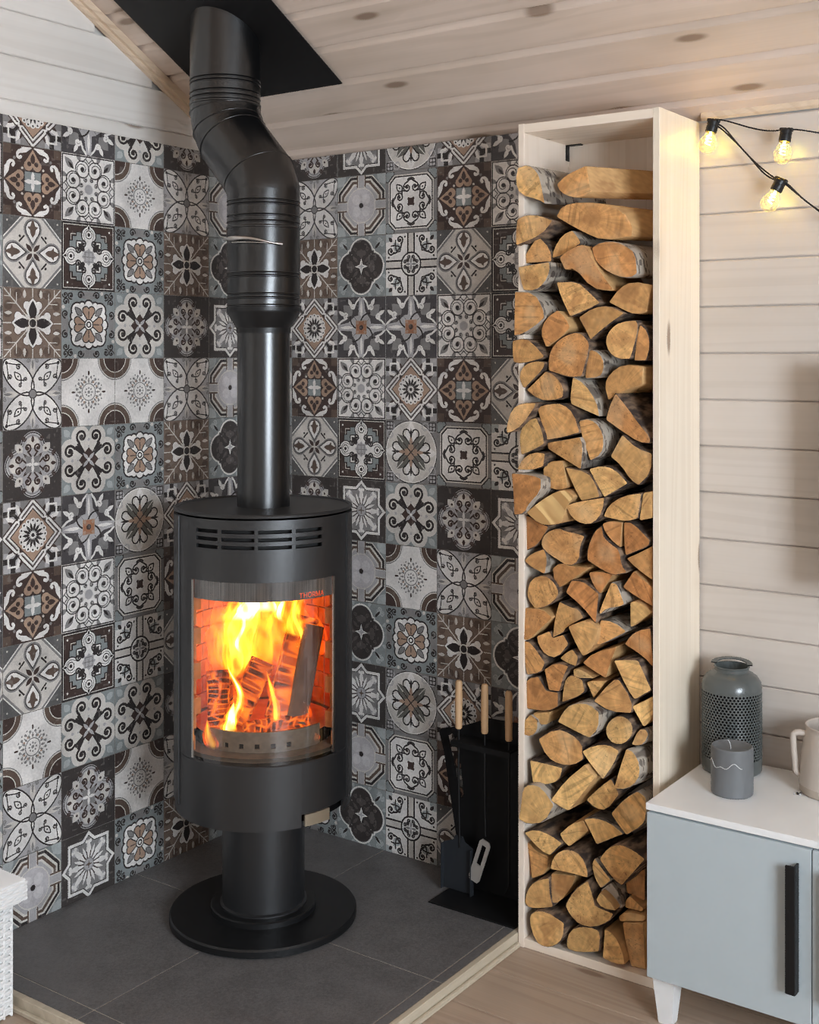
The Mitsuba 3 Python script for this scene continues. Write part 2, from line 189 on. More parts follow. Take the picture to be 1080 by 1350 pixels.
mat('bsdf_ceiling', wood(0, 1, 2, (.595, .485, .41), (.40, .315, .24), .1265, -.032, .55, 3, .05, .6), .55)
mat('bsdf_pine_z', wood(2, 0, 1, (.74, .64, .54), (.60, .47, .35), .066, 1.163, .45, 4, .03, .5), .5)
mat('bsdf_pine_side', wood(2, 1, 0, (.735, .645, .525), (.58, .465, .335), .068, -.245, .7, 5, .03, .5), .5)
mat('bsdf_pine_x', wood(0, 1, 2, (.74, .64, .53), (.58, .46, .34), .09, 0, .4, 6, .03, .6), .5)
mat('bsdf_trim', wood(1, 2, 0, (.66, .53, .40), (.46, .33, .22), .3, 0, .2, 7, .03), .45)
mat('bsdf_floor', wood(0, 1, 2, (.375, .285, .215), (.25, .18, .13), .19, -.02, .45, 8, .07, 1.15), .45)
mat('bsdf_trim_pale', wood(1, 0, 2, (.50, .44, .34), (.36, .30, .22), .3, 0, .0, 9, .02), .45)
mat('bsdf_black', (.0055, .0058, .0065), .40, spec=.4)
mat('bsdf_soot', (.006, .006, .006), .8)
mat('bsdf_pipe', (.0028, .0031, .0036), .28, spec=.85)
mat('bsdf_body', lambda p, n, uv: mi.Color3f(.0080, .0086, .0098)*(.8+.4*noise(p.x*900, p.y*900, p.z*900)), .42, spec=.75)
mat('bsdf_steel', (.55, .53, .50), .28, 1.0)
mat('bsdf_blade', (.62, .58, .53), .42, .7)
mat('bsdf_handle_wood', wood(2, 0, 1, (.56, .36, .20), (.40, .23, .11), .05, 0, 0, 10, .05), .5)
mat('bsdf_brass', (.48, .42, .32), .35, .8)
mat('bsdf_white_lacquer', (.70, .705, .70), .32)
mat('bsdf_door_lacquer', (.385, .435, .455), .42)
mat('bsdf_vase', (.072, .080, .078), .26, spec=.6)
mat('bsdf_candle', lambda p, n, uv: mi.Color3f(.115, .12, .125)*(.93+.14*fbm(p.x*60, p.y*60, p.z*40)), .5)
mat('bsdf_wax', (.42, .42, .42), .4)
mat('bsdf_jug', (.43, .375, .325), .35)
mat('bsdf_jug_clay', (.36, .305, .25), .8)
mat('bsdf_wicker', (.70, .70, .69), .6)
def stone(p, n, uv):
    r = cell_rand(dr.floor((p.x+.085)/.6), dr.floor((p.y+.59)/.6), 4)
    f = fbm(p.x*14, p.y*14, 3, octaves=4); g = noise(p.x*420, p.y*420, p.z*420)
    return mi.Color3f(.092, .088, .088)*(.58+.34*f+.34*g+.22*noise(p.x*170, p.y*170, 3.0)+.10*r)
mat('bsdf_stone', stone, .48, bump=(lambda p, n, uv: .00035*noise(p.x*160, p.y*160, 0.0)+.0004*noise(p.x*45, p.y*45, 1.0), .002))
mat('bsdf_grout', (.30, .265, .22), .8)
mat('bsdf_plain', (.55, .53, .50), .8)
def firebrick(p, n, uv):
    return mi.Color3f(.42, .15, .04)*(.7+.5*fbm(p.x*40, p.y*40, p.z*40))
mat('bsdf_firebrick', firebrick, .9)
# split wood: uv.x = 10*log number + local x, uv.y = 10*tone + local y (decimetres)
def end_grain(p, n, uv):
    i, t = dr.floor((uv.x+5)/10), dr.floor((uv.y+5)/10)
    x, y = uv.x-10*i, uv.y-10*t
    r1, r2, r3 = cell_rand(i, 1), cell_rand(i, 2), cell_rand(i, 3)
    cx, cy = (r1-.5)*1.5, (r2-.5)*1.5
    d = dr.sqrt(dr.square(x-cx)+dr.square(y-cy)); a = dr.atan2(y-cy, x-cx)
    ring = noise(d*26+fbm(x*3, y*3, i)*2.5, i*3.7, 0.0)
    ray = noise(a*22, d*1.5, i)
    blot = fbm(x*2.4+i*3, y*2.4, i*1.3, octaves=3)
    tt = dr.clip(t/4+(r3-.5)*.32, 0, 1)
    base = mix((.52, .225, .078), (.72, .445, .175), tt)
    col = base*(.86+.17*ring)*(.88+.22*ray)*(.85+.30*noise(x*11+i, y*11, 4.0))
    st = smoothstep(.48, .72, blot)
    col = col*(1-.5*st)+mi.Color3f(.29, .125, .045)*.5*st
    saw = smoothstep(.62, .86, noise((x*dr.cos(r1*6.3)+y*dr.sin(r1*6.3))*17+blot*2, (y*dr.cos(r1*6.3)-x*dr.sin(r1*6.3))*1.2, i*2.1))*dr.select(r2 > .45, 1.0, .2)
    col = col*(1-.30*saw)
    dots = smoothstep(.80, .90, noise(x*24, y*24, i*1.7))
    pale = smoothstep(.55, .80, fbm(x*1.5+5, y*1.5+i, 8.0, octaves=2))*.22
    col = col*(1-pale)+mi.Color3f(.72, .55, .33)*pale
    rim_ = fbm(x*5+i, y*5, 3.0, octaves=2)
    return col*(1-.35*dots)*(.82+.30*r2)*(.86+.26*rim_)
mat('bsdf_end_grain', end_grain, .75, spec=.25, bump=(lambda p, n, uv: .0012*noise(p.x*150, p.z*150, p.y*30)+.0022*noise(p.x*60, p.z*60, 2.0), .0015))
def stripes(p, n, uv):
    g = noise((p.x*.66+p.z*.75)*92+noise(p.x*25, p.z*25)*1.2, (p.z*.66-p.x*.75)*6, 1.0)
    return mix((.66, .45, .20), (.40, .225, .085), smoothstep(.45, .68, g))*(.9+.2*noise(p.x*30, p.z*30))
mat('bsdf_end_striped', stripes, .75, spec=.25)
def side_grain(p, n, uv):
    g = noise((p.x+p.z)*190, p.y*6, (p.z-p.x)*60); h = fbm(p.x*22, p.y*5, p.z*22)
    return mix((.60, .37, .165), (.36, .19, .08), .55*g+.45*smoothstep(.4, .75, h))
mat('bsdf_split_side', side_grain, .8, spec=.25, bump=(lambda p, n, uv: .0012*noise((p.x+p.z)*150, p.y*5, (p.z-p.x)*60), .0015))
def birch_bark(p, n, uv):
    l = noise(p.x*50, p.y*170, p.z*50); h = fbm(p.x*30, p.y*14, p.z*30)
    f = smoothstep(.64, .74, l)*.75+smoothstep(.52, .66, h)*.75
    return mix((.38, .33, .27), (.07, .055, .046), dr.clip(f, 0, 1))
mat('bsdf_birch_bark', birch_bark, .7, spec=.3, bump=(lambda p, n, uv: .0012*noise(p.x*80, p.y*160, p.z*80), .0015))
def dark_bark(p, n, uv):
    h = fbm(p.x*60, p.y*24, p.z*60, octaves=3)
    return mix((.055, .040, .033), (.26, .175, .115), smoothstep(.35, .75, h))
mat('bsdf_dark_bark', dark_bark, .9, spec=.2, bump=(lambda p, n, uv: .002*fbm(p.x*90, p.y*45, p.z*90), .0015))
# glazed print of the wall tiles: uv.x = number of the colour
PALETTE = []
def pal(c):
    if c not in PALETTE: PALETTE.append(c)
    return PALETTE.index(c)+.5
def tile_print(p, n, uv):
    i = dr.clip(mi.UInt32(uv.x), 0, len(PALETTE)-1); a = np.array(PALETTE).T
    c = mi.Color3f(*[dr.gather(mi.Float, mi.Float(np.ascontiguousarray(a[k])), i) for k in range(3)])
    s = p.x+p.y
    f = fbm(s*16, p.z*16, 3.0, octaves=3); g = noise(s*260, p.z*260, 1.0)
    fleck = smoothstep(.80, .90, noise(s*110, p.z*110, 9.0))*.18
    c = c*(.66+.52*f+.16*g)
    return c*(1-fleck)+mi.Color3f(.33, .31, .29)*fleck

# ------------------------------------------------------------------ mesh helpers
def obj(key, mesh, bsdf, smooth=False, uv=None, **more):
    k, i = key, 0
    while k in scene: i += 1; k = f'{key}_{i:03d}'
    scene[k] = mikit.ply(mesh, bsdf, smooth=smooth, uv=uv, **more); return k
def ref(key, d, m):
    k, i = key, 0
    while k in scene: i += 1; k = f'{key}_{i:03d}'
    scene[k] = {**d, 'to_world': m}; return k
def lab(key, label, cat=None, group=None, kind=None):
    labels[key] = {x: y for x, y in (('label', label), ('category', cat), ('group', group), ('kind', kind)) if y}
def thing(name):
    k, i = name, 0
    while any(x == k or x.startswith(k+'__') for x in scene): i += 1; k = f'{name}_{i:03d}'
    return k
def cat(*ms): return trimesh.util.concatenate([m for m in ms])
def bx(x0, x1, y0, y1, z0, z1, c=0.0):
    if c <= 0: return trimesh.creation.box(bounds=[[x0, y0, z0], [x1, y1, z1]])
    P = [[x, y, z] for i, x in enumerate((x0, x1)) for y in (y0, y1) for z in (z0, z1)]
    Q = []
    for x, y, z in P:
        sx, sy, sz = (1 if x == x0 else -1), (1 if y == y0 else -1), (1 if z == z0 else -1)
        Q += [[x, y+sy*c, z+sz*c], [x+sx*c, y, z+sz*c], [x+sx*c, y+sy*c, z]]
    h = manifold3d.Manifold.hull_points(np.array(Q)); m = h.to_mesh()
    return trimesh.Trimesh(m.vert_properties[:, :3], m.tri_verts, process=False)
def moved(m, *ops):
    m = m.copy()
    for o in ops: m.apply_transform(o)
    return m
def rotm(axis, deg, about=None): return trimesh.transformations.rotation_matrix(math.radians(deg), axis, about)
def lathe(profile, center, n=64, a0=0.0, a1=360.0):
    pr = np.array(profile, float); full = abs(a1-a0) >= 360; m = n if full else n+1
    an = np.radians(a0+(a1-a0)*np.arange(m)/n); k = len(pr)
    v = np.array([[center[0]+r*math.cos(a), center[1]+r*math.sin(a), z+center[2]] for a in an for r, z in pr]); f = []
    for i in range(n):
        i2 = (i+1) % m
        for j in range(k-1):
            a, b, c, d = i*k+j, i2*k+j, i2*k+j+1, i*k+j+1
            if pr[j][0] > 1e-9: f.append([a, b, c])
            if pr[j+1][0] > 1e-9: f.append([a, c, d])
    return trimesh.Trimesh(v, f, process=False)
def tube(pts, r, n=10, closed_ends=True):
    p = np.array(pts, float); rs = np.broadcast_to(r, len(p)); V = []; F = []
    ref_ = None
    for i in range(len(p)):
        t = p[min(i+1, len(p)-1)]-p[max(i-1, 0)]; t /= np.linalg.norm(t)
        if ref_ is None: ref_ = np.array([0, 0, 1.0]) if abs(t[2]) < .9 else np.array([1.0, 0, 0])
        u = ref_-t*(ref_@t); u /= np.linalg.norm(u); w = np.cross(t, u); ref_ = u
        V += [p[i]+rs[i]*(math.cos(a)*u+math.sin(a)*w) for a in np.arange(n)*2*math.pi/n]
    for i in range(len(p)-1):
        for j in range(n):
            a, b = i*n+j, i*n+(j+1) % n; F += [[a, b, b+n], [a, b+n, a+n]]
    if closed_ends:
        V += [p[0], p[-1]]; e = len(p)*n
        for j in range(n): F += [[e, (j+1) % n, j], [e+1, e-n+j, e-n+(j+1) % n]]
    return trimesh.Trimesh(np.array(V), F, process=False)
def curve(pts, n=40):
    from scipy.interpolate import CubicSpline
    p = np.array(pts, float); s = np.r_[0, np.cumsum(np.linalg.norm(np.diff(p, axis=0), axis=1))]
    return CubicSpline(s, p)(np.linspace(0, s[-1], n))
def extrude(poly, h):  # along +z
    return trimesh.creation.extrude_polygon(poly, h, engine='earcut')
def stand(m, x, y, z, deg=0):  # a mesh drawn in xz (its local y = up, its local z = towards the viewer) stood upright facing -y
    return moved(m, rotm([1, 0, 0], 90), rotm([0, 0, 1], deg), trimesh.transformations.translation_matrix([x, y, z]))

# ------------------------------------------------------------------ the room
ZC0, SL = 2.312, .55                        # the ceiling: z = ZC0 - SL*y, up to the ridge
YB, XL, XR, YF, YRIDGE = .03, -.08, 4.6, -5.3, -2.65
def ceil_z(y): return ZC0-SL*y if y > YRIDGE else ZC0-SL*YRIDGE-SL*(YRIDGE-y)
def struct(key, mesh, bsdf, label): obj(key, mesh, bsdf); lab(key, label, kind='structure')
gable = Polygon([(YF-.1, -.1), (YB+.1, -.1), (YB+.1, ceil_z(YB+.1)+.05), (YRIDGE, ceil_z(YRIDGE)+.05), (YF-.1, ceil_z(YF)+.05)])
def wall_x(poly, x0, x1):  # a polygon (y, z) from x0 to x1
    m = extrude(poly, x1-x0); v = m.vertices.copy(); m.vertices = np.c_[v[:, 2]+x0, v[:, 0], v[:, 1]]; return m
struct('wall_left', wall_x(gable, XL-.12, XL-.018), 'bsdf_plain', 'whitewashed gable wall on the left above the patterned tiles')
hole = sbox(WIN_Y[0], WIN_Z[0], WIN_Y[1], WIN_Z[1])
struct('wall_right', wall_x(gable.difference(hole), XR, XR+.1), 'bsdf_plain', 'pale wall on the right with the window, outside the picture')
struct('wall_back', bx(XL-.12, XR+.1, YB+.018, YB+.12, -.1, ceil_z(YB)+.03), 'bsdf_plain', 'low whitewashed plank wall behind the woodpile and the sideboard')
struct('wall_front', bx(XL-.12, XR+.1, YF-.1, YF, -.1, 3.0), 'bsdf_plain', 'pale wall behind the camera')
struct('floor', bx(XL-.12, XR+.1, YF-.1, YB+.1, -.1, -.012), 'bsdf_plain', 'light brown laminate floor')
nrm = np.array([0, SL, 1])/math.hypot(1, SL)
def ceil_slab(ya, yb, d0, d1):
    P = [(XL-.1, y, ceil_z(y)) for y in (ya, yb)]; k = 1 if (ya+yb)/2 > YRIDGE else -1; n = np.array([0, k*SL, 1])/math.hypot(1, SL)
    pts = [np.array([x, y, z])+n*d for x in (XL-.1, XR+.1) for _, y, z in P for d in (d0, d1)]
    h = manifold3d.Manifold.hull_points(np.array(pts)).to_mesh(); return trimesh.Trimesh(h.vert_properties[:, :3], h.tri_verts, process=False)
struct('ceiling', cat(ceil_slab(YRIDGE, YB+.1, .0245, .08), ceil_slab(YF-.1, YRIDGE, .0, .08)), 'bsdf_ceiling', 'sloping ceiling of stained planks')
# ceiling planks, with a bevel along each long edge
def plank(length, width, thick, bevel):  # along x, face at z = 0 looking down to -z, width along y
    prof = Polygon([(0, .006), (.003, .001), (.006, 0), (width-.026, 0), (width-.022, .002), (width-.006, bevel), (width-.006, .018), (width, .018), (width, thick), (0, thick)])
    m = extrude(prof, length); v = m.vertices.copy(); m.vertices = np.c_[v[:, 2], v[:, 0], v[:, 1]]; m.invert(); return m
PITCH = .1265; pw = PITCH*math.hypot(1, SL)
pd = mikit.ply(plank(XR-XL+.06, pw, .024, .014), 'bsdf_ceiling')
ang = -math.degrees(math.atan(SL))
for k in range(-1, 21):
    y = -.032-PITCH*k
    ref('ceiling__plank', pd, T().translate([XL-.03, y, ceil_z(y)]).rotate([1, 0, 0], ang).rotate([0, 0, 1], 0).scale([1, -1, 1]))
# wall planks: rebated boards with a fine dark joint
def board(w, h, t=.018, g=.0022):  # in the xz plane, faces -y, back at y = t
    prof = Polygon([(t, 0), (t, h), (.010, h), (.010, h-g), (.0028, h-g), (0, h-g-.0035), (0, .0035), (.0028, g*.4), (.010, g*.4), (.010, 0)])
    m = extrude(prof, w); v = m.vertices.copy(); m.vertices = np.c_[v[:, 2], v[:, 0], v[:, 1]]; return m
HP = .1272
bd = mikit.ply(board(XR-1.17, HP), 'bsdf_wall_x')
for k in range(-8, 10):
    z = 1.0076+HP*k
    if z < 0: continue
    if z+HP > ceil_z(YB): ref('wall_back__plank', mikit.ply(board(XR-1.17, ceil_z(YB)-z), 'bsdf_wall_x'), T().translate([1.17, YB, z]))
    else: ref('wall_back__plank', bd, T().translate([1.17, YB, z]))
HL = .1285
for k in range(-17, 14):
    z = 2.368+HL*(k-1); top = ceil_z(YRIDGE)
    ytop = min(YB if k >= 0 else -1.277, (ZC0-(z+HL*.5))/SL)                              # boards end at the sloping ceiling
    if z+HL > top: break
    y0 = max(YF, 2*YRIDGE-max(ytop, (ZC0-(z+HL*.5))/SL))
    m = board(ytop-y0, HL); v = m.vertices.copy(); m.vertices = np.c_[-v[:, 1], v[:, 0], v[:, 2]]
    ref('wall_left__plank', mikit.ply(m, 'bsdf_wall_y'), T().translate([XL, y0, z]))
# trims where walls meet the ceiling
def bar(p, q, n1, n2, a, b):  # a bar from p to q, section a along n1 and b along n2
    p, q, n1, n2 = map(lambda v: np.array(v, float), (p, q, n1, n2))
    P = [e+n1*x+n2*y for e in (p, q) for x in (0, a) for y in (0, b)]
    h = manifold3d.Manifold.hull_points(np.array(P)).to_mesh(); return trimesh.Trimesh(h.vert_properties[:, :3], h.tri_verts, process=False)
dn = np.array([0, -SL, -1])/math.hypot(1, SL); al = np.array([0, 1, -SL])/math.hypot(1, SL)
e0, e1 = np.array([XL, -.02, ceil_z(-.02)]), np.array([XL, YRIDGE, ceil_z(YRIDGE)])
obj('trim_1', cat(bar(e0, e1, [1, 0, 0], dn, .016, .036), bar(e0+dn*.0005, e1+dn*.0005, [1, 0, 0], dn, .028, .022)), 'bsdf_trim'); lab('trim_1', 'pine trim running up the slope where the gable meets the ceiling', kind='structure')
obj('trim_2', bar([1.585, YB, ceil_z(YB)], [XR, YB, ceil_z(YB)], [0, -1, SL*.98], [0, 0, -1], .012, .014), 'bsdf_trim'); lab('trim_2', 'thin pine strip where the plank wall meets the ceiling', kind='structure')
# floor boards
for k in range(-1, 28):
    y1 = -.02-.19*k+.002; y0 = y1-.1885
    if y0 < YF: break
    obj('floor__board', bx(XL-.05, XR, y0, min(y1, YB+.01), -.012, 0, .0008), 'bsdf_floor')
# window in the right wall
fr = cat(*[wall_x(sbox(WIN_Y[0], WIN_Z[0], WIN_Y[1], WIN_Z[1]).difference(unary_union([sbox(a, WIN_Z[0]+.05, b, WIN_Z[1]-.05) for a, b in ((WIN_Y[0]+.05, -2.08), (-2.02, WIN_Y[1]-.05))])), XR+.01, XR+.06)])
obj('window_1', fr, 'bsdf_white_lacquer'); lab('window_1', 'white window frame in the right wall', kind='structure')
# ------------------------------------------------------------------ patterned wall tiles
S, ZROW, ZTOP, ZBOT = .2, 1.6278, 2.305, .031
def inlay(motif, u0=-1, u1=1, v0=-1, v1=1):
    V, F, UV, n = [], [], [], 0; clip = sbox(u0, v0, u1, v1).intersection(sbox(-.997, -.997, .997, .997)); edge = .985
    def add(v, f, c):
        nonlocal n
        V.append(v); F.append(np.asarray(f)+n); UV.append(np.tile([pal(c), .5], (len(v), 1))); n += len(v)
    a0, b0, a1, b1 = clip.bounds
    t = .0042; c = .006
    P = [(a0, b0), (a1, b0), (a1, b1), (a0, b1)]; Q = [(a0+c, b0+c), (a1-c, b0+c), (a1-c, b1-c), (a0+c, b1-c)]
    v = np.array([[x*S/2, y*S/2, 0] for x, y in P]+[[x*S/2, y*S/2, t-.0008] for x, y in P]+[[x*S/2, y*S/2, t] for x, y in Q])
    f = []
    for i in range(4):
        j = (i+1) % 4; f += [[i, j, 4+j], [i, 4+j, 4+i], [4+i, 4+j, 8+j], [4+i, 8+j, 8+i]]
    add(v, f+[[8, 9, 10], [8, 10, 11]], (.20, .185, .17))
    z = t
    for s, col in MOTIFS[motif]():
        z += .00006; s = s.intersection(sbox(*Q[0], *Q[2])).simplify(.005)
        for g in getattr(s, 'geoms', [s]):
            if g.geom_type != 'Polygon' or g.area < 1e-5: continue
            v, f = trimesh.creation.triangulate_polygon(g, engine='earcut')
            k = v[f]; cr = (k[:, 1, 0]-k[:, 0, 0])*(k[:, 2, 1]-k[:, 0, 1])-(k[:, 1, 1]-k[:, 0, 1])*(k[:, 2, 0]-k[:, 0, 0])
            f = np.where((cr < 0)[:, None], f[:, ::-1], f)
            add(np.c_[v*S/2, np.full(len(v), z)], f, col)
    return mikit.ply((np.vstack(V), np.vstack(F)), 'bsdf_tile', uv=np.vstack(UV))
LEFT = ['MNOPFL', 'ABCDEB', 'GHIJKR', 'JIOPQC', 'DCCDEO', 'POIJKF', 'MNRMNG', 'ABFABH', 'GHLGHI', 'COOPQA', 'DPCDEK', 'EQIJKM']      # rows from the top, columns towards the corner
OUTER = 'NHKBPFQNGIOB'                                                # the column left of these, from the top
LEFT = [OUTER[i]+row for i, row in enumerate(LEFT)]
BACK = ['FPQRMN', 'BDEFAB', 'RJKLGH', 'CMNNBH', 'OABMAG', 'FGHRFL', 'GPQOPQ', 'HDECDE', 'IJKIJK', 'AMQRMN', 'KDEFAB', 'MIKLGH']      # rows from the top, columns away from the corner
full = {}
for wall, rows in (('wall_left', LEFT), ('wall_back', BACK)):
    for r, row in enumerate(rows):
        zc = ZROW+S*(3.5-r)                                           # row 1 lies under the line ZROW + 3 S
        for c, k in enumerate(row):
            if wall == 'wall_left': mid = -.176-S*(5-c); lo, hi = -9, 0.0
            else: mid = .122-.1+S*c; lo, hi = 0.0045, 1.156
            u0, u1 = max(-1, (lo-mid)*2/S), min(1, (hi-mid)*2/S); v0, v1 = max(-1, (ZBOT-zc)*2/S), min(1, (ZTOP-zc)*2/S)
            if u1-u0 < .05 or v1-v0 < .05: continue
            if (u0, u1, v0, v1) == (-1, 1, -1, 1): d = full.setdefault(k, None) or full.__setitem__(k, inlay(k)) or full[k]
            else: d = inlay(k, u0, u1, v0, v1)
            if wall == 'wall_left': m = np.array([[0, 0, 1, -.0045], [1, 0, 0, mid], [0, 1, 0, zc], [0, 0, 0, 1.0]])
            else: m = np.array([[1, 0, 0, mid], [0, 0, -1, .0045], [0, 1, 0, zc], [0, 0, 0, 1.0]])
            ref(wall+'__tile', d, T(m))
mat('bsdf_tile', tile_print, .42, spec=.4)
obj('wall_left__tile_backing', bx(XL-.02, -.005, -1.276, YB+.01, 0, ZTOP-.001), 'bsdf_plain')
obj('wall_back__tile_backing', bx(-.005, 1.157, .005, YB+.018, 0, ZTOP-.001), 'bsdf_plain')
# ------------------------------------------------------------------ raised stone hearth
HX, HY, HZ = 1.158, -1.262, .035
obj('hearth__base', bx(0, HX-.018, HY+.018, 0, 0, .0245), 'bsdf_plain')
obj('hearth__grout', bx(.001, HX-.019, HY+.019, -.001, .0245, .0335), 'bsdf_grout')
xs, ys = [0, .515, 1.108, HX-.019], [0, -.59, -1.19, HY+.019]
for i in range(3):
    for j in range(3): obj('hearth__tile', bx(xs[i]+.0015, xs[i+1]-.0015, ys[j+1]+.0015, ys[j]-.0015, .0246, HZ, .0008), 'bsdf_stone')
obj('hearth__edge_strip', cat(bx(HX-.018, HX, HY, -.002, .0005, HZ+.001, .002), bx(HX, HX+.012, HY-.012, -.25, .0005, .014, .003)), 'bsdf_trim_pale')
obj('hearth__edge_strip', cat(bx(0, HX-.0185, HY, HY+.018, .0005, HZ+.001, .002), bx(0, HX-.0185, HY-.012, HY, .0005, .014, .003)), 'bsdf_trim_pale')
lab('hearth', 'low dark grey stone-tiled hearth with pale edging in the tiled corner', 'hearth')

# ------------------------------------------------------------------ the stove
SC = np.array([.507, -.568]); A0 = math.degrees(math.atan2(-3.19-SC[1], 2.884-SC[0])); C0 = [SC[0], SC[1], 0]
fwd, rgt = np.array([math.cos(math.radians(A0)), math.sin(math.radians(A0)), 0]), np.array([-math.sin(math.radians(A0)), math.cos(math.radians(A0)), 0])
def loc(s, d, z): return np.array([SC[0], SC[1], 0])+rgt*s+fwd*d+np.array([0, 0, z])
def shell(r0, r1, zs, angs, solid):
    # a curved wall of cells between the heights zs and the angles angs (relative to the front); solid(i, j) tells which cells exist
    V, F = [], []; na, nz = len(angs), len(zs)
    P = lambda r, a, z: [SC[0]+r*math.cos(math.radians(A0+a)), SC[1]+r*math.sin(math.radians(A0+a)), z]
    def quad(a, b, c, d): n = len(V); V.extend([a, b, c, d]); F.extend([[n, n+1, n+2], [n, n+2, n+3]])
    ok = lambda i, j: 0 <= i < na-1 and 0 <= j < nz-1 and solid(i, j)
    for i in range(na-1):
        for j in range(nz-1):
            if not ok(i, j): continue
            a, b, z, w = angs[i], angs[i+1], zs[j], zs[j+1]
            quad(P(r1, a, z), P(r1, b, z), P(r1, b, w), P(r1, a, w)); quad(P(r0, a, w), P(r0, b, w), P(r0, b, z), P(r0, a, z))
            if not ok(i-1, j): quad(P(r0, a, z), P(r1, a, z), P(r1, a, w), P(r0, a, w))
            if not ok(i+1, j): quad(P(r0, b, w), P(r1, b, w), P(r1, b, z), P(r0, b, z))
            if not ok(i, j-1): quad(P(r0, b, z), P(r1, b, z), P(r1, a, z), P(r0, a, z))
            if not ok(i, j+1): quad(P(r0, a, w), P(r1, a, w), P(r1, b, w), P(r0, b, w))
    m = trimesh.Trimesh(np.array(V), F, process=False); m.merge_vertices(digits_vertex=6); return m
arc = lambda a, b, n: list(np.linspace(a, b, n+1))
RB, ZB0, ZW0, ZW1, ZT = .249, .366, .556, 1.030, 1.200
lab('stove', 'round black wood-burning stove with a fire behind curved glass, on a pillar foot', 'stove')
# foot
obj('stove__base_plate', lathe([(0, 0), (.258, 0), (.266, .004), (.266, .020), (.262, .025), (.15, .026), (.150, .040), (.146, .043), (0, .043)], [*SC, HZ], 96), 'bsdf_black', smooth=30)
obj('stove__pillar', lathe([(0, .077), (.124, .077), (.124, .082), (.117, .086), (.117, ZB0+.02), (0, ZB0+.02)], C0, 64), 'bsdf_body', smooth=30)
# body: the lower ring, the upper ring with air slots, and the shell behind the glass
WA = 51.5
obj('stove__lower_shell', cat(lathe([(.1175, ZB0+.014), (.243, ZB0+.014)], C0, 96), shell(.243, RB, [ZB0, ZW0-.022], arc(-150, 24, 44)+arc(24, 62, 10)[1:]+arc(62, 210, 38)[1:], lambda i, j: not 44 <= i < 54), shell(.243, RB, [ZB0+.034, ZW0-.022], arc(24, 62, 10), lambda i, j: True),
    lathe([(.243, ZW0-.022), (.249, ZW0-.022), (.249, ZW0-.019), (.246, ZW0-.016), (.243, ZW0-.016)], C0, 96)), 'bsdf_body', smooth=40)
sl = [(-46.5, -29.5), (-26.8, -5.6), (-3.4, 17.6), (20.2, 39.4)]
an = [-180]+arc(-150, -50, 24)
for a, b in sl: an += arc(a, b, 5)
an = sorted(set(np.round(an+arc(42, 180, 28), 3)))
zz = [ZW1, 1.118, 1.128, 1.139, 1.149, 1.160, 1.170, ZT-.004]
obj('stove__upper_shell', cat(shell(.243, RB, zz, an, lambda i, j: not (j in (1, 3, 5) and any(a-.01 <= an[i] and an[i+1] <= b+.01 for a, b in sl)))), 'bsdf_body', smooth=40)
obj('stove__slot_baffle', shell(.222, .225, [1.10, 1.185], arc(-60, 60, 30), lambda i, j: True), 'bsdf_soot')
obj('stove__rear_shell', shell(.243, RB, [ZW0-.016, ZW1], arc(WA, 360-WA, 60), lambda i, j: True), 'bsdf_body', smooth=40)
obj('stove__side_panel', shell(RB, RB+.004, [ZB0+.03, ZT-.006], arc(68, 292, 60), lambda i, j: True), 'bsdf_body', smooth=40)
obj('stove__top_plate', lathe([(.0755, ZT), (.245, ZT), (.253, ZT+.002), (.254, ZT+.008), (.251, ZT+.011), (.243, ZT+.011), (.241, ZT+.007), (.0755, ZT+.007)], C0, 96), 'bsdf_body', smooth=30)
obj('stove__glass', shell(.2455, .2456, [ZW0-.016, ZW1], arc(-WA, WA, 40), lambda i, j: True), {'type': 'thindielectric', 'int_ior': 1.5}, smooth=40)
def smoked(p, n, uv):
    a = dr.atan2(p.y-SC[1], p.x-SC[0])
    return mi.Color3f(.055, .048, .044)*(.5+1.0*noise(a*140, p.z*3, 1.0))
mat('bsdf_smoked', smoked, .3)
obj('stove__glass_band', shell(.2415, .243, [.978, ZW1], arc(-WA+1, WA-1, 40), lambda i, j: True), 'bsdf_smoked', smooth=40); lab('stove__glass_band', 'dark printed band along the top of the glass')
for s in (-1, 1):
    obj('stove__glass_rail', shell(.2462, .2492, [ZW0-.012, ZW1-.002], arc(*sorted((s*WA, s*(WA-1.6))), 2), lambda i, j: True), 'bsdf_steel')
def lettering(text, height, r, a_left, z, bsdf, depth=.0008):
    m = meshkit.text_mesh(text, height, depth, bold=True); v = m.vertices.copy(); a = math.radians(A0+a_left)+v[:, 0]/r; rr = r+v[:, 2]
    m.vertices = np.c_[SC[0]+rr*np.cos(a), SC[1]+rr*np.sin(a), z+v[:, 1]]; return m
mat('bsdf_letters', (.75, .085, .03), .5)
lt = meshkit.text_mesh('THORMA', .0125, .0008, bold=True); ltw = lt.bounds[1][0]
obj('stove__lettering', lettering('THORMA', .0135, .2431, 22.8, .9825, 'bsdf_letters'), 'bsdf_letters'); lab('stove__lettering', 'red letters THORMA on the glass')
obj('stove__ash_handle', cat(shell(RB-.0035, RB+.0045, [ZB0+.002, ZB0+.033], arc(26, 45, 12), lambda i, j: True)), 'bsdf_brass', smooth=40); lab('stove__ash_handle', 'pale metal lever under the right side')
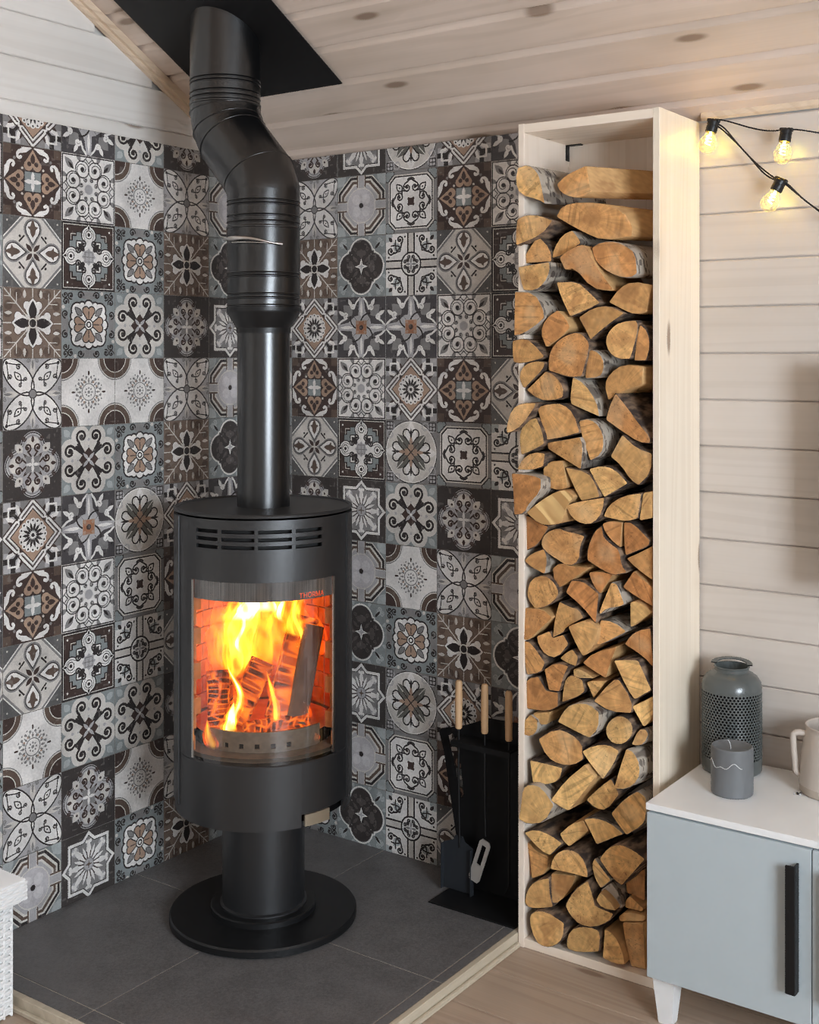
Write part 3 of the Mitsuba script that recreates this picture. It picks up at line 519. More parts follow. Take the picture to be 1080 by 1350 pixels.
# inside: brick lining, floor, log guard
obj('stove__firebox', cat(lathe([(.0, .598), (.196, .598)], C0, 64), lathe([(.236, 1.032), (0, 1.032)], C0, 64), shell(.236, .241, [.562, .60], arc(WA, 360-WA, 40), lambda i, j: True)), 'bsdf_firebrick')
for row in range(9):
    z0 = .60+row*.048; off = (row % 2)*8
    for k in range(16):
        a = 56+off+k*16
        if a+15.2 > 305: continue
        obj('stove__brick', shell(.205, .236, [z0+.0015, z0+.0465], arc(a, a+15.3, 3), lambda i, j: True), 'bsdf_firebrick')
an, hw = [-50], 1.9
hs = [-30, -17.5, -5, 7.5, 20]
for h in hs: an += [h-hw, h+hw]
an = sorted(an+[50]+[x for x in range(-48, 50, 4) if all(abs(x-h) > hw+.3 for h in hs)])
def guard(p, n, uv): return mi.Color3f(.085, .062, .042)*(.7+.6*fbm(p.x*70, p.y*70, p.z*70))
mat('bsdf_guard', guard, .7)
obj('stove__log_guard', shell(.196, .202, [.562, .572, .586, .617], an, lambda i, j: not (j == 1 and any(h-hw-.01 <= an[i] and an[i+1] <= h+hw+.01 for h in hs))), 'bsdf_guard'); lab('stove__log_guard', 'ash-coated log guard with square holes')
obj('stove__lower_rim', lathe([(.241, .548), (.196, .556), (.196, .561), (.241, .559)], C0, 64), 'bsdf_guard')
# ---- burning logs: charred crust, glowing where it has cracked
def glow(p, n, uv):
    cu, cv = uv.x*4.2+.7*noise(uv.x*3, uv.y*9, 2.0), uv.y*11+.9*noise(uv.x*5, uv.y*4, 5.0)
    fx, fy = abs(cu-dr.floor(cu)-.5), abs(cv-dr.floor(cv)-.5)
    crust = smoothstep(.46, .30, dr.maximum(fx, fy)); q = fbm(uv.x*5, uv.y*6, 3.0, octaves=3)
    heat = (.55+.75*(1-crust))*smoothstep(.25, .62, q+.12)*(.6+.7*noise(uv.x*9, uv.y*13, 8.0))
    dk = smoothstep(.55, .66, noise(uv.x*7+3, uv.y*16, 4.0))*crust
    heat = heat*(1-.85*dk)
    return mi.Color3f(1.15, .07+.09*heat, .008)*heat*EMBER
def char(p, n, uv): return mi.Color3f(.045, .022, .013)*(.4+fbm(p.x*70, p.y*70, p.z*70))
scene['bsdf_char'] = {'type': 'twosided', 'bsdf': {'type': 'diffuse', 'reflectance': mikit.proc(char)}}
EMBER = .7
def billet(a, b, w, h, n=24, rnd=.25, ends=True, seed=0):
    a, b = np.array(a), np.array(b); t = (b-a)/np.linalg.norm(b-a); u = np.cross(t, fwd); u /= np.linalg.norm(u); v = np.cross(t, u)
    V, UV, F = [], [], []; m = 10
    for i in range(m+1):
        c = a+(b-a)*i/m
        for j in range(n+1):
            th = 2*math.pi*j/n; e = rnd; x = math.copysign(abs(math.cos(th))**e, math.cos(th)); y = math.copysign(abs(math.sin(th))**e, math.sin(th))
            k = 1+.10*(meshkit.noise(np.array([i*.9, math.cos(th)*1.5+seed*7, math.sin(th)*1.5]))-.5)
            V.append(c+u*x*w*k+v*y*h*k); UV.append([j/n+seed, i/m])
    for i in range(m):
        for j in range(n): p = i*(n+1)+j; F += [[p, p+1, p+n+2], [p, p+n+2, p+n+1]]
    for e, c, fl in ((0, a, 0), (m, b, 1)):
        q = len(V); V.append(np.array(c)); UV.append([.5+seed, .5])
        for j in range(n): s, r = e*(n+1)+j, e*(n+1)+j+1; F.append([q, s, r] if fl else [q, r, s])
    mm = trimesh.Trimesh(np.array(V), F, process=False); 
    if mm.volume < 0: F = [f[::-1] for f in F]
    return (np.array(V), np.array(F)), np.array(UV)
def burning(key, g, e=1.0):
    m, uv = g; obj(key, m, 'bsdf_char', uv=uv, emitter={'type': 'area', 'radiance': mikit.proc(glow), 'sampling_weight': .15})
for args, text in (((loc(-.080, .10, .618), loc(-.004, .045, .772), .034, .03, 24, .28, True, 1), 'charred square billet glowing orange in the middle of the stove fire'),
                   ((loc(.045, .085, .618), loc(.118, -.03, .874), .042, .034, 24, .30, True, 2), 'tall billet leaning right at the back of the stove fire, dark on its right face'),
                   ((loc(-.122, .085, .60), loc(-.128, .04, .748), .032, .032, 24, 1.0, True, 3), 'short round log end glowing red at the left of the stove fire'),
                   ((loc(-.055, .13, .605), loc(.125, .10, .622), .020, .02, 24, .9, True, 4), 'ember-red stick lying low across the stove fire')):
    k = thing('burning_log'); burning(k, billet(*args)); lab(k, text, 'firewood')
# grey-brown unburnt face of the tall billet
mat('bsdf_ashwood', lambda p, n, uv: mi.Color3f(.085, .052, .038)*(.5+fbm(p.x*40, p.y*40, p.z*15)), .9)
m, uv = billet(loc(.088, .10, .608), loc(.142, .0, .856), .030, .028, 20, .5, True, 5)
k = thing('fire_log'); obj(k, m, 'bsdf_ashwood'); lab(k, 'brown billet not yet burning, leaning at the right inside the stove', 'firewood')
# ---- flames: nested tongues of hot gas; they give off light and cast no shade
FL = [(1.25, .13, .004), (1.6, .50, .012), (3.2, 1.9, .12), (7.0, 5.0, 1.6)]
def flame_light(p, n, uv):
    l = uv.x; c = mi.Color3f(*FL[0])*dr.select(l < .5, 1.0, 0.0)
    for k in (1, 2, 3): c += mi.Color3f(*FL[k])*dr.select(abs(l-k) < .5, 1.0, 0.0)
    return c*smoothstep(0, .18, uv.y)*smoothstep(1.0, .62, uv.y)*(.22+1.5*smoothstep(.2, .85, noise(p.x*60+p.z*9, p.y*60, p.z*26)))*FLAME
FLAME = .42
def flame(path, width, shells=((0, 1.0), (0, .8), (1, .6), (1, .42), (2, .26)), seed=0, taper=1.0):
    pts = curve([loc(*q) for q in path], 22); V, UV, F, base = [], [], [], 0; nn = 14
    for lv, sc in shells:
        for i, c in enumerate(pts):
            t = i/21; w = width*sc*(math.sin(math.pi*min(1, t*1.02+.03)**(.62*taper))**.9+.02)
            for j in range(nn):
                th = 2*math.pi*j/nn; k = 1+.5*(meshkit.noise(np.array([t*7+seed*3.1, math.cos(th)+seed, sc*2]))-.5)
                V.append(c+rgt*math.cos(th)*w*k+fwd*math.sin(th)*w*.6*k); UV.append([lv, t])
        for i in range(21):
            for j in range(nn): a, b = base+i*nn+j, base+i*nn+(j+1) % nn; F += [[a, b, b+nn], [a, b+nn, a+nn]]
        base += 22*nn
    obj('fire__flame', (np.array(V), np.array(F)), {'type': 'null'}, uv=np.array(UV), emitter={'type': 'area', 'radiance': mikit.proc(flame_light), 'sampling_weight': .25})
flame([(-.02, -.05, .70), (-.03, -.05, .80), (-.03, -.04, .90), (-.02, -.03, 1.02)], .115, ((0, 1.0), (0, .85), (0, .7), (1, .5)), 1)
flame([(.06, -.08, .72), (.07, -.07, .82), (.05, -.06, .92), (.04, -.05, 1.02)], .10, ((0, 1.0), (0, .8), (0, .6)), 2)
flame([(-.10, .06, .72), (-.075, .06, .80), (-.085, .06, .87), (-.05, .05, .94), (-.04, .04, 1.0)], .050, ((0, 1.1), (0, .9), (1, .7), (1, .5), (2, .33)), 3)
flame([(-.03, .05, .74), (-.05, .05, .82), (-.03, .05, .89), (-.03, .05, .95), (-.02, .04, 1.01)], .036, ((1, 1.0), (1, .75), (2, .5)), 4)
flame([(-.115, .08, .82), (-.10, .08, .88), (-.085, .07, .95), (-.07, .06, 1.0)], .026, ((0, 1.0), (1, .7), (1, .4)), 5)
flame([(-.07, .03, .88), (-.045, .03, .915), (-.03, .03, .955), (-.035, .02, 1.02)], .052, ((1, 1.0), (2, .8), (3, .6), (3, .4)), 6, .6)
flame([(.0, .02, .90), (.01, .02, .93), (.0, .02, .97), (0, .02, 1.02)], .045, ((1, 1.0), (2, .8), (3, .6)), 7, .6)
flame([(.095, .06, .84), (.075, .06, .885), (.085, .05, .93), (.06, .05, .965), (.04, .04, 1.0)], .022, ((1, 1.0), (1, .7), (2, .4)), 8)
flame([(.115, .05, .86), (.095, .06, .91), (.11, .05, .95), (.12, .04, .99)], .016, ((0, 1.3), (1, .8), (2, .4)), 9)
flame([(.055, .06, .88), (.045, .06, .92), (.06, .05, .95), (.05, .04, 1.0)], .022, ((1, 1.0), (2, .6), (3, .3)), 10)
flame([(-.088, .155, .608), (-.075, .15, .66), (-.062, .15, .70), (-.085, .14, .755), (-.10, .12, .80)], .013, ((0, 1.5), (1, 1.0), (2, .6), (3, .3)), 11)
flame([(-.098, .15, .60), (-.09, .15, .632), (-.085, .15, .665), (-.08, .14, .69)], .022, ((1, 1.0), (2, .75), (3, .5)), 12)
flame([(.025, .13, .61), (.034, .13, .66), (.022, .12, .71), (.012, .11, .745), (.008, .1, .765)], .009, ((0, 1.5), (1, 1.0), (2, .5)), 13)
flame([(-.135, .17, .565), (-.142, .17, .59), (-.150, .165, .62), (-.152, .16, .65)], .014, ((0, 1.3), (1, .8), (2, .4)), 14)
flame([(.135, .14, .57), (.14, .14, .585), (.13, .14, .60)], .012, ((0, 1.3), (1, .8)), 15)
flame([(.115, .11, .62), (.118, .11, .65), (.108, .1, .675)], .012, ((0, 1.3), (1, .6)), 16)
flame([(-.13, -.02, .68), (-.12, -.02, .78), (-.13, -.02, .88), (-.11, -.02, .98)], .045, ((0, 1.0), (0, .7)), 17)
flame([(.09, .03, .80), (.105, .03, .85), (.085, .03, .90), (.095, .03, .95), (.07, .03, 1.0)], .013, ((0, 1.4), (1, .9), (2, .4)), 18)
flame([(-.06, .07, .80), (-.072, .07, .84), (-.055, .07, .88), (-.064, .07, .93), (-.05, .06, .98)], .014, ((1, 1.2), (2, .7), (3, .35)), 19)
flame([(.02, .03, .80), (.01, .03, .85), (.03, .03, .90), (.015, .03, .96)], .020, ((0, 1.2), (0, .9), (1, .5)), 20)
lab('fire', 'bright yellow and orange flames burning inside the stove', 'fire')
# ------------------------------------------------------------------ flue pipe
def pipe_sweep(axis, r, n=64):
    p = np.array(axis, float); V, F = [], []
    d = [(p[i+1]-p[i])/np.linalg.norm(p[i+1]-p[i]) for i in range(len(p)-1)]
    u = rgt.copy(); 
    for i, c in enumerate(p):
        a, b = d[max(i-1, 0)], d[min(i, len(d)-1)]; nrm_ = (a+b)/np.linalg.norm(a+b)
        e1 = u-a*(u@a); e1 /= np.linalg.norm(e1); e2 = np.cross(a, e1)
        for j in range(n):
            q = c+r*(math.cos(2*math.pi*j/n)*e1+math.sin(2*math.pi*j/n)*e2)
            q = q+a*(((c-q)@nrm_)/(a@nrm_)); V.append(q)
        if i < len(d): u = b_rot(u, a, b)
    for i in range(len(p)-1):
        for j in range(n): s, t = i*n+j, i*n+(j+1) % n; F += [[s, t, t+n], [s, t+n, s+n]]
    return trimesh.Trimesh(np.array(V), F, process=False)
def b_rot(u, a, b): return u
def ring_profile(z0, z1, r, rings, big=()):
    pr = [(r, z0)]
    for z in sorted(rings): pr += [(r, z-.0032), (r-.0022, z-.0016), (r-.0022, z+.0004), (r+.0016, z+.0022), (r, z+.004)]
    return pr+[(r, z1)]
PR = .104; ZL, ZU = 2.138, 2.301; UP = np.array([.322, -.533])
obj('flue_pipe__stub', lathe([(.075, ZT+.001), (.075, 1.72)], C0, 64), 'bsdf_pipe', smooth=30)
obj('flue_pipe__reducer', lathe([(.0745, 1.700), (.078, 1.700), (.078, 1.715), (.1035, 1.757), (.1045, 1.764), (.1045, 1.772), (.102, 1.774)], C0, 64), 'bsdf_black', smooth=25)
obj('flue_pipe__lower_section', lathe(ring_profile(1.771, 1.996, PR, [1.777, 1.798, 1.809, 1.859, 1.868]), C0, 64), 'bsdf_pipe', smooth=25)
obj('flue_pipe__lower_section', cat(lathe([(PR-.002, 1.994), (PR+.002, 1.996), (PR+.002, 2.0), (PR, 2.003)], C0, 64), lathe(ring_profile(2.003, ZL-.036, PR, [2.012, 2.030, 2.062, 2.072]), C0, 64)), 'bsdf_pipe', smooth=25)
top, low = np.array([*UP, ZU]), np.array([*SC, ZL]); dd = (top-low)/np.linalg.norm(top-low); up = np.array([0, 0, 1.0])
def slerp(a, b, t): w = math.acos(a@b); return (math.sin((1-t)*w)*a+math.sin(t*w)*b)/math.sin(w)
ax = [low-up*.036, low-up*.0]+[low+slerp(up, dd, .5)*.060]; 
ax = [low-up*.04, low-up*.030, low-up*.028+slerp(up, dd, .0)*.0]
def bend(p0, d0, d1, step, k):  # k gores turning from d0 to d1, returns points centred so that the bend ends along d1
    P = [np.array(p0)]
    for i in range(1, k+1): P.append(P[-1]+slerp(d0, d1, i/(k+1))*step)
    return P
b1 = bend(low-up*.034-dd*0, up, dd, .052, 1); b2r = bend(top+up*.060, -up, -dd, .052, 2)
ax1 = [low-up*.036]+b1
ax2 = b2r[::-1]
obj('flue_pipe__elbow', pipe_sweep(ax1+ax2+[top+up*.075], PR), 'bsdf_pipe', smooth=20)
# seams of the elbow: thin raised beads at each joint between gores
seg = ax1+ax2
for i in range(2, len(seg)):
    a = seg[i]-seg[i-1]; b = (seg[i+1] if i+1 < len(seg) else top+up*.075)-seg[i]; n_ = a/np.linalg.norm(a)+b/np.linalg.norm(b); n_ /= np.linalg.norm(n_)
    e1 = rgt-n_*(rgt@n_); e1 /= np.linalg.norm(e1); e2 = np.cross(n_, e1)
    k = .5*np.linalg.norm(a/np.linalg.norm(a)-b/np.linalg.norm(b))
    pts = [seg[i]+(PR+.0005)*(math.cos(t)*e1+math.sin(t)*e2) for t in np.linspace(0, 2*math.pi, 65)]
    obj('flue_pipe__bead', tube(pts, .0022, 6, False), 'bsdf_pipe', smooth=60)
zt = ZC0-SL*UP[1]
CU = [*UP, 0]; slant = None; z1 = ZU+.075
m = lathe(ring_profile(z1+.008, zt-.07, PR, [z1+.018, z1+.033, z1+.061, z1+.072])+[(PR, 9.0)], CU, 64)
v = m.vertices.copy(); hi = v[:, 2] > 8; v[hi, 2] = ZC0-SL*v[hi, 1]-.0128; m.vertices = v                  # cut to the slope of the ceiling plate
obj('flue_pipe__upper_section', cat(lathe([(PR-.002, z1-.002), (PR+.0022, z1), (PR+.0022, z1+.005), (PR, z1+.008)], CU, 64), m), 'bsdf_pipe', smooth=25)
lab('flue_pipe', 'matt black stove pipe with a double bend, rising from the stove to the ceiling plate', 'stove pipe')
# chrome lever of the locking band
lp = curve([loc(-.115, .045, 1.9635), loc(-.085, .085, 1.9635), loc(-.04, .112, 1.962), loc(.005, .119, 1.953), loc(.045, .112, 1.947)], 14)
obj('flue_pipe__clamp_lever', cat(tube(lp, np.interp(np.linspace(0, 1, 14), [0, .25, .5, 1], [.0016, .0075, .005, .0022]), 8), tube(curve([loc(-.088, .072, 1.953), loc(-.04, .107, 1.951), loc(.02, .113, 1.949), loc(.052, .100, 1.949)], 14), .0018, 6), tube([loc(.035, .108, 1.949), loc(.052, .102, 1.947)], .0042, 8)), 'bsdf_steel', smooth=50); lab('flue_pipe__clamp_lever', 'chrome lever of a locking band')
# black ceiling plate with a hole for the pipe
ps = Polygon([(.045, -.286), (.570, -.286), (.570, -.760), (.045, -.760)])
m = extrude(ps, .003); v = m.vertices.copy(); m.vertices = np.c_[v[:, 0], v[:, 1], ZC0-SL*v[:, 1]-.012+v[:, 2]]
obj('ceiling_plate', m, 'bsdf_soot_plate'); lab('ceiling_plate', 'square black metal plate on the ceiling around the stove pipe', 'plate')
mat('bsdf_soot_plate', (.0045, .0045, .005), .5, spec=.3)

# ------------------------------------------------------------------ the tall firewood box
BX0, BX1, BYF, BYB, BT = 1.160, 1.580, -.245, .022, .019
obj('firewood_box__side_panel', bx(BX0, BX0+BT, BYF, BYB, 0, 2.277, .0012), 'bsdf_pine_z')
obj('firewood_box__side_panel', bx(BX1-BT, BX1, BYF, BYB, 0, 2.277, .0012), 'bsdf_pine_side')
obj('firewood_box__top_panel', bx(BX0+BT, BX1-BT, BYF+.001, BYB, 2.251, 2.276, .0012), 'bsdf_pine_x')
obj('firewood_box__bottom_panel', bx(BX0+BT, BX1-BT, BYF+.001, BYB, .001, .026, .0012), 'bsdf_pine_x')
obj('firewood_box__back_panel', bx(BX0+BT, BX1-BT, BYB-.008, BYB, .026, 2.251), 'bsdf_pine_z')
obj('firewood_box__bracket', cat(bx(BX0+BT, BX0+BT+.003, -.004, .014, 2.205, 2.251), bx(BX0+BT, BX0+BT+.048, -.004, .014, 2.248, 2.251), bx(BX0+BT+.003, BX0+BT+.0045, .001, .009, 2.213, 2.222)), 'bsdf_black'); lab('firewood_box__bracket', 'small dark metal corner bracket')
lab('firewood_box', 'tall narrow pine box filled with split logs, standing against the wall', 'shelf')
# ---- logs: each outline was measured on its own front face; it runs back into the box
LOGS = '''hb3 263 12 1171,2153 1204,2160 1231,2138 1241,2109 1252,2049 1235,2060 1175,2079 1162,2117
ws2 233 38 1271,2104 1301,2128 1360,2146 1381,2075 1352,2060 1318,2064 1283,2082
ss1 233 20 1277,2014 1296,2043 1352,2049 1427,2038 1463,2022 1491,1980 1487,1950 1410,1943 1352,1969 1301,1999
hd3 263 0 1169,2012 1195,2022 1235,2019 1276,2002 1244,1965 1166,1939 1164,1966
wd2 233 0 1218,1965 1253,1929 1255,1894 1165,1892 1187,1928
qb2 223 8 1254,1903 1259,1929 1287,1966 1317,1976 1338,1952 1342,1940 1291,1912
hb3 253 8 1163,1881 1264,1891 1266,1866 1247,1832 1216,1814 1181,1817 1172,1842
ks1 243 0 1291,1900 1306,1914 1351,1935 1374,1926 1390,1884 1444,1811 1431,1808 1382,1817 1336,1871 1306,1869
rb1 233 14 1377,1926 1406,1940 1451,1938 1479,1925 1509,1905 1515,1850 1495,1839 1455,1845 1410,1869 1385,1896
cb1 253 10 1152,1814 1212,1810 1242,1767 1247,1740 1225,1721 1181,1695 1154,1691
qd2 233 4 1277,1836 1339,1836 1368,1810 1402,1777 1352,1754 1314,1741 1288,1797
qs2 233 0 1431,1778 1463,1815 1499,1830 1555,1819 1535,1750 1503,1744 1475,1755
wd2 233 0 1339,1739 1385,1765 1435,1769 1479,1748 1418,1712 1373,1678 1364,1697
ws1 243 5 1246,1737 1282,1759 1306,1739 1319,1713 1289,1683 1246,1660 1230,1698
rd2 243 0 1425,1679 1440,1708 1468,1726 1512,1729 1518,1711 1508,1660 1498,1627 1464,1627 1436,1645
hd1 233 0 1523,1718 1543,1700 1549,1660 1535,1623 1501,1623 1507,1652 1513,1689
qd2 253 0 1145,1678 1190,1684 1216,1668 1251,1634 1234,1626 1172,1614 1147,1618 1143,1649
cd1 243 0 1254,1634 1272,1668 1306,1691 1348,1702 1374,1679 1380,1660 1355,1581 1323,1577 1293,1584 1254,1595
hb2 233 10 1366,1647 1389,1653 1416,1630 1416,1597 1402,1578 1358,1575 1364,1611
hd2 253 0 1165,1583 1185,1611 1221,1622 1251,1619 1247,1601 1210,1570 1183,1547 1174,1552
wd2 253 0 1187,1541 1218,1566 1251,1594 1281,1584 1309,1551 1307,1524 1273,1514 1229,1515
hb3 233 8 1326,1579 1360,1562 1393,1514 1400,1473 1318,1505 1316,1524
cs2 223 6 1409,1559 1426,1589 1466,1614 1527,1608 1527,1561 1471,1545 1422,1518
wd1 233 8 1451,1538 1491,1494 1515,1462 1551,1423 1549,1408 1515,1410 1471,1434 1418,1466 1431,1504
hd2 283 0 1145,1444 1163,1491 1194,1507 1238,1508 1231,1493 1194,1446 1163,1427 1147,1423
qd2 253 0 1221,1495 1264,1506 1307,1507 1341,1480 1357,1431 1307,1416 1252,1406 1242,1435
hd3 263 0 1171,1409 1182,1445 1204,1461 1228,1467 1250,1428 1255,1397 1217,1377 1180,1363
qb2 253 6 1253,1399 1303,1408 1358,1419 1368,1398 1360,1332 1307,1357 1255,1382
hb2 243 8 1351,1462 1382,1469 1411,1448 1421,1411 1411,1373 1378,1355 1369,1386 1357,1419
cd2 233 4 1471,1429 1511,1395 1555,1383 1551,1332 1515,1297 1491,1310 1467,1345 1435,1370
hd2 263 0 1164,1322 1182,1352 1217,1373 1257,1371 1252,1336 1213,1323
rs2 243 0 1235,1318 1250,1346 1297,1352 1312,1281 1289,1270 1250,1277
qd3 243 0 1306,1334 1374,1326 1399,1294 1409,1261 1353,1246 1327,1290
qd3 233 0 1375,1333 1410,1344 1447,1337 1483,1300 1416,1259 1393,1300
cb1 283 8 1158,1313 1224,1313 1255,1304 1255,1270 1216,1233 1202,1205 1169,1199 1165,1264
fs4 263 4 1202,1207 1239,1240 1287,1270 1317,1276 1338,1258 1317,1230 1308,1188 1278,1178 1239,1179
hd3 253 0 1314,1233 1354,1247 1426,1261 1420,1222 1395,1190 1362,1186 1333,1200
hd3 243 0 1417,1209 1431,1240 1476,1269 1531,1280 1522,1214 1488,1202 1440,1206
ss4 243 0 1534,1280 1561,1286 1559,1217 1524,1208
wd0 233 0 1153,1190 1187,1195 1214,1177 1253,1169 1218,1116 1174,1094 1165,1130
cd1 233 0 1227,1124 1244,1153 1283,1169 1301,1161 1335,1157 1358,1151 1343,1123 1339,1081 1309,1063 1275,1079 1236,1102
cd0 243 0 1369,1089 1369,1123 1390,1170 1411,1183 1415,1157 1444,1137 1467,1127 1476,1085 1492,1070 1468,1062 1452,1058 1415,1068
ws1 233 0 1412,1189 1435,1199 1467,1196 1464,1130 1441,1145 1420,1168
wd0 233 0 1471,1198 1499,1198 1551,1157 1547,1142 1479,1111 1472,1150
qs1 233 0 1481,1103 1511,1118 1553,1142 1557,1055 1511,1080
wb2 243 5 1180,1070 1202,1092 1239,1107 1250,1078 1243,1039 1202,1054
ws1 233 0 1260,1054 1283,1072 1318,1064 1377,1070 1326,1034 1309,1021 1275,1002 1266,1017
rd2 243 0 1186,986 1202,1023 1241,1038 1267,1026 1285,1005 1285,982 1250,951 1210,939 1188,963
ws0 233 0 1371,1054 1402,1061 1443,1058 1406,1002 1385,1022
cd0 243 0 1306,996 1323,1030 1357,1032 1382,1019 1407,1003 1399,924 1357,964
wb2 243 8 1409,959 1440,1037 1456,1035 1480,986 1468,977 1431,969 1411,950
ws0 233 0 1469,1026 1503,1073 1531,1052 1555,1037 1555,986 1507,1006
ws3 233 0 1493,990 1515,996 1555,971 1491,923
ws1 243 0 1175,936 1232,943 1267,923 1224,883 1193,851 1173,853
wd2 233 0 1260,866 1266,917 1281,967 1314,957 1343,955 1360,934 1305,901 1294,884 1262,866
cs2 253 0 1318,906 1354,924 1379,933 1410,916 1404,871 1362,833 1345,855
wb1 233 5 1407,933 1443,932 1479,910 1410,868 1398,866
cd2 233 0 1214,864 1253,883 1262,865 1294,878 1309,854 1275,811 1240,814 1218,841
wd0 233 0 1475,877 1491,901 1515,919 1551,931 1557,848 1555,829 1531,851
qd2 243 0 1175,847 1199,848 1246,797 1232,768 1186,754 1175,802
wd2 233 0 1283,812 1301,830 1322,842 1341,824 1335,799 1305,804
ws0 233 0 1354,811 1385,842 1451,866 1435,823 1422,780 1389,793
sd3 243 4 1452,835 1484,841 1520,844 1536,810 1555,770 1508,738 1488,763
ws4 233 0 1324,789 1352,792 1389,775 1326,765
wd0 243 0 1239,777 1276,802 1319,800 1302,771 1288,725 1253,722
cd0 233 0 1176,719 1183,743 1218,754 1242,718 1280,719 1279,681 1244,660 1178,657
cd3 233 0 1293,733 1301,761 1322,774 1354,765 1362,737 1343,719 1289,693
ws3 233 0 1365,760 1385,768 1422,772 1385,720
qd2 243 0 1392,717 1444,780 1464,785 1502,735 1500,702 1440,696
ws4 233 0 1499,718 1535,739 1555,753 1557,698 1531,670
rb3 243 8 1170,619 1197,647 1219,635 1221,608 1202,588 1175,589
ws3 233 0 1200,649 1253,660 1244,626 1227,622
cb4 263 4 1289,646 1317,691 1351,710 1392,715 1421,697 1417,652 1388,622 1359,628 1310,641
od3 243 0 1466,691 1496,684 1508,659 1495,630 1466,613 1436,619 1423,644 1436,673
hb3 233 12 1497,618 1515,660 1535,664 1543,652 1531,625 1511,617
hd2 253 0 1229,589 1281,627 1328,621 1362,597 1362,576 1365,558 1337,537 1294,531 1255,545
wd4 253 0 1362,580 1395,601 1436,612 1469,600 1453,560 1424,517 1387,551
hb3 253 14 1471,556 1491,611 1513,608 1532,575 1525,534 1489,503 1453,497
hd4 243 0 1195,521 1228,521 1297,519 1289,483 1241,462 1206,463
ss4 263 4 1273,433 1317,495 1376,550 1404,520 1329,418 1317,414
qd4 243 0 1366,446 1411,493 1444,521 1468,486 1431,434 1394,430
hb4 273 8 1192,453 1214,469 1249,465 1284,423 1258,372 1210,357 1181,366 1188,410
cb3 243 5 1440,426 1480,475 1516,501 1540,491 1544,441 1532,416 1488,383 1468,398
hd4 253 0 1185,323 1221,341 1268,334 1301,319 1264,278 1234,284
ws3 243 0 1291,340 1323,374 1357,389 1373,366 1319,313 1302,323
hb3 243 3 1362,395 1394,406 1440,403 1478,382 1399,336 1378,371
ws1 223 0 1175,288 1208,264 1242,261 1238,213 1190,186 1186,240
hd3 253 3 1262,239 1269,270 1294,298 1328,310 1362,303 1381,270 1381,248 1328,246
hs2 233 0 1258,221 1330,231 1318,195 1283,148 1257,141
hd3 243 0 1179,124 1188,162 1215,195 1258,214 1259,160 1267,134 1228,120 1193,112
nd3 253 0 1311,155 1337,203 1379,240 1395,199 1399,178 1416,173 1455,170 1440,144 1395,117 1354,113 1324,132
hs3 263 0 1409,199 1421,222 1447,205 1464,183 1425,181
hb3 243 10 1385,279 1394,298 1415,277 1442,252 1411,222 1394,244
wd2 263 6 1417,308 1441,343 1474,362 1513,357 1549,340 1482,254 1455,266
pb9 233 0 1408,214 1439,242 1463,213 1469,181 1451,176
rd3 253 4 1196,82 1207,110 1251,126 1311,109 1307,66 1281,37 1247,23 1216,30
rd3 243 0 1308,48 1319,85 1353,107 1399,112 1411,102 1407,53 1348,34 1315,34
ws3 243 0 1419,41 1421,116 1448,109 1472,79 1483,41 1452,36
ws2 213 0 1467,192 1482,209 1522,188 1518,179 1467,174
ss2 223 0 1454,151 1475,171 1529,173 1527,159 1459,141
cs1 223 0 1467,139 1527,155 1529,32 1487,27 1475,79
wd0 193 0 1460,243 1515,282 1515,197 1464,208'''
SHAPES = dict(h='half-round', w='wedge-shaped', q='quarter-round', s='slab-like', c='chunky', k='crooked', r='rounded', f='ridged', o='perfectly round', n='notched round', p='sliver-like')
BARK = dict(b=('bsdf_birch_bark', ' with white bark'), d=('bsdf_dark_bark', ' with dark bark'), s=('bsdf_split_side', ''))
def soften(P):
    Q = []
    for i in range(len(P)):
        a, b, c = P[i-1], P[i], P[(i+1) % len(P)]
        la, lc = np.linalg.norm(a-b), np.linalg.norm(c-b); co = ((a-b)@(c-b))/(la*lc)
        if co < -.55: k1, k2 = .27, .27                        # along a curved rim
        else: k1, k2 = min(.12, .003/la), min(.12, .003/lc)     # at a split corner
        Q += [b+(a-b)*k1, b+(c-b)*k2]
    return np.array(Q)
BOARDS = [manifold3d.Manifold.cube([.4, .6, 3]).translate([BX0+BT+.0008-.4, BYF-.001, -.2]), manifold3d.Manifold.cube([.4, .6, 3]).translate([BX1-BT-.0008, BYF-.001, -.2]), manifold3d.Manifold.cube([1, .6, .2]).translate([1, BYF-.001, .0265-.2])]
loglist, done = [], []
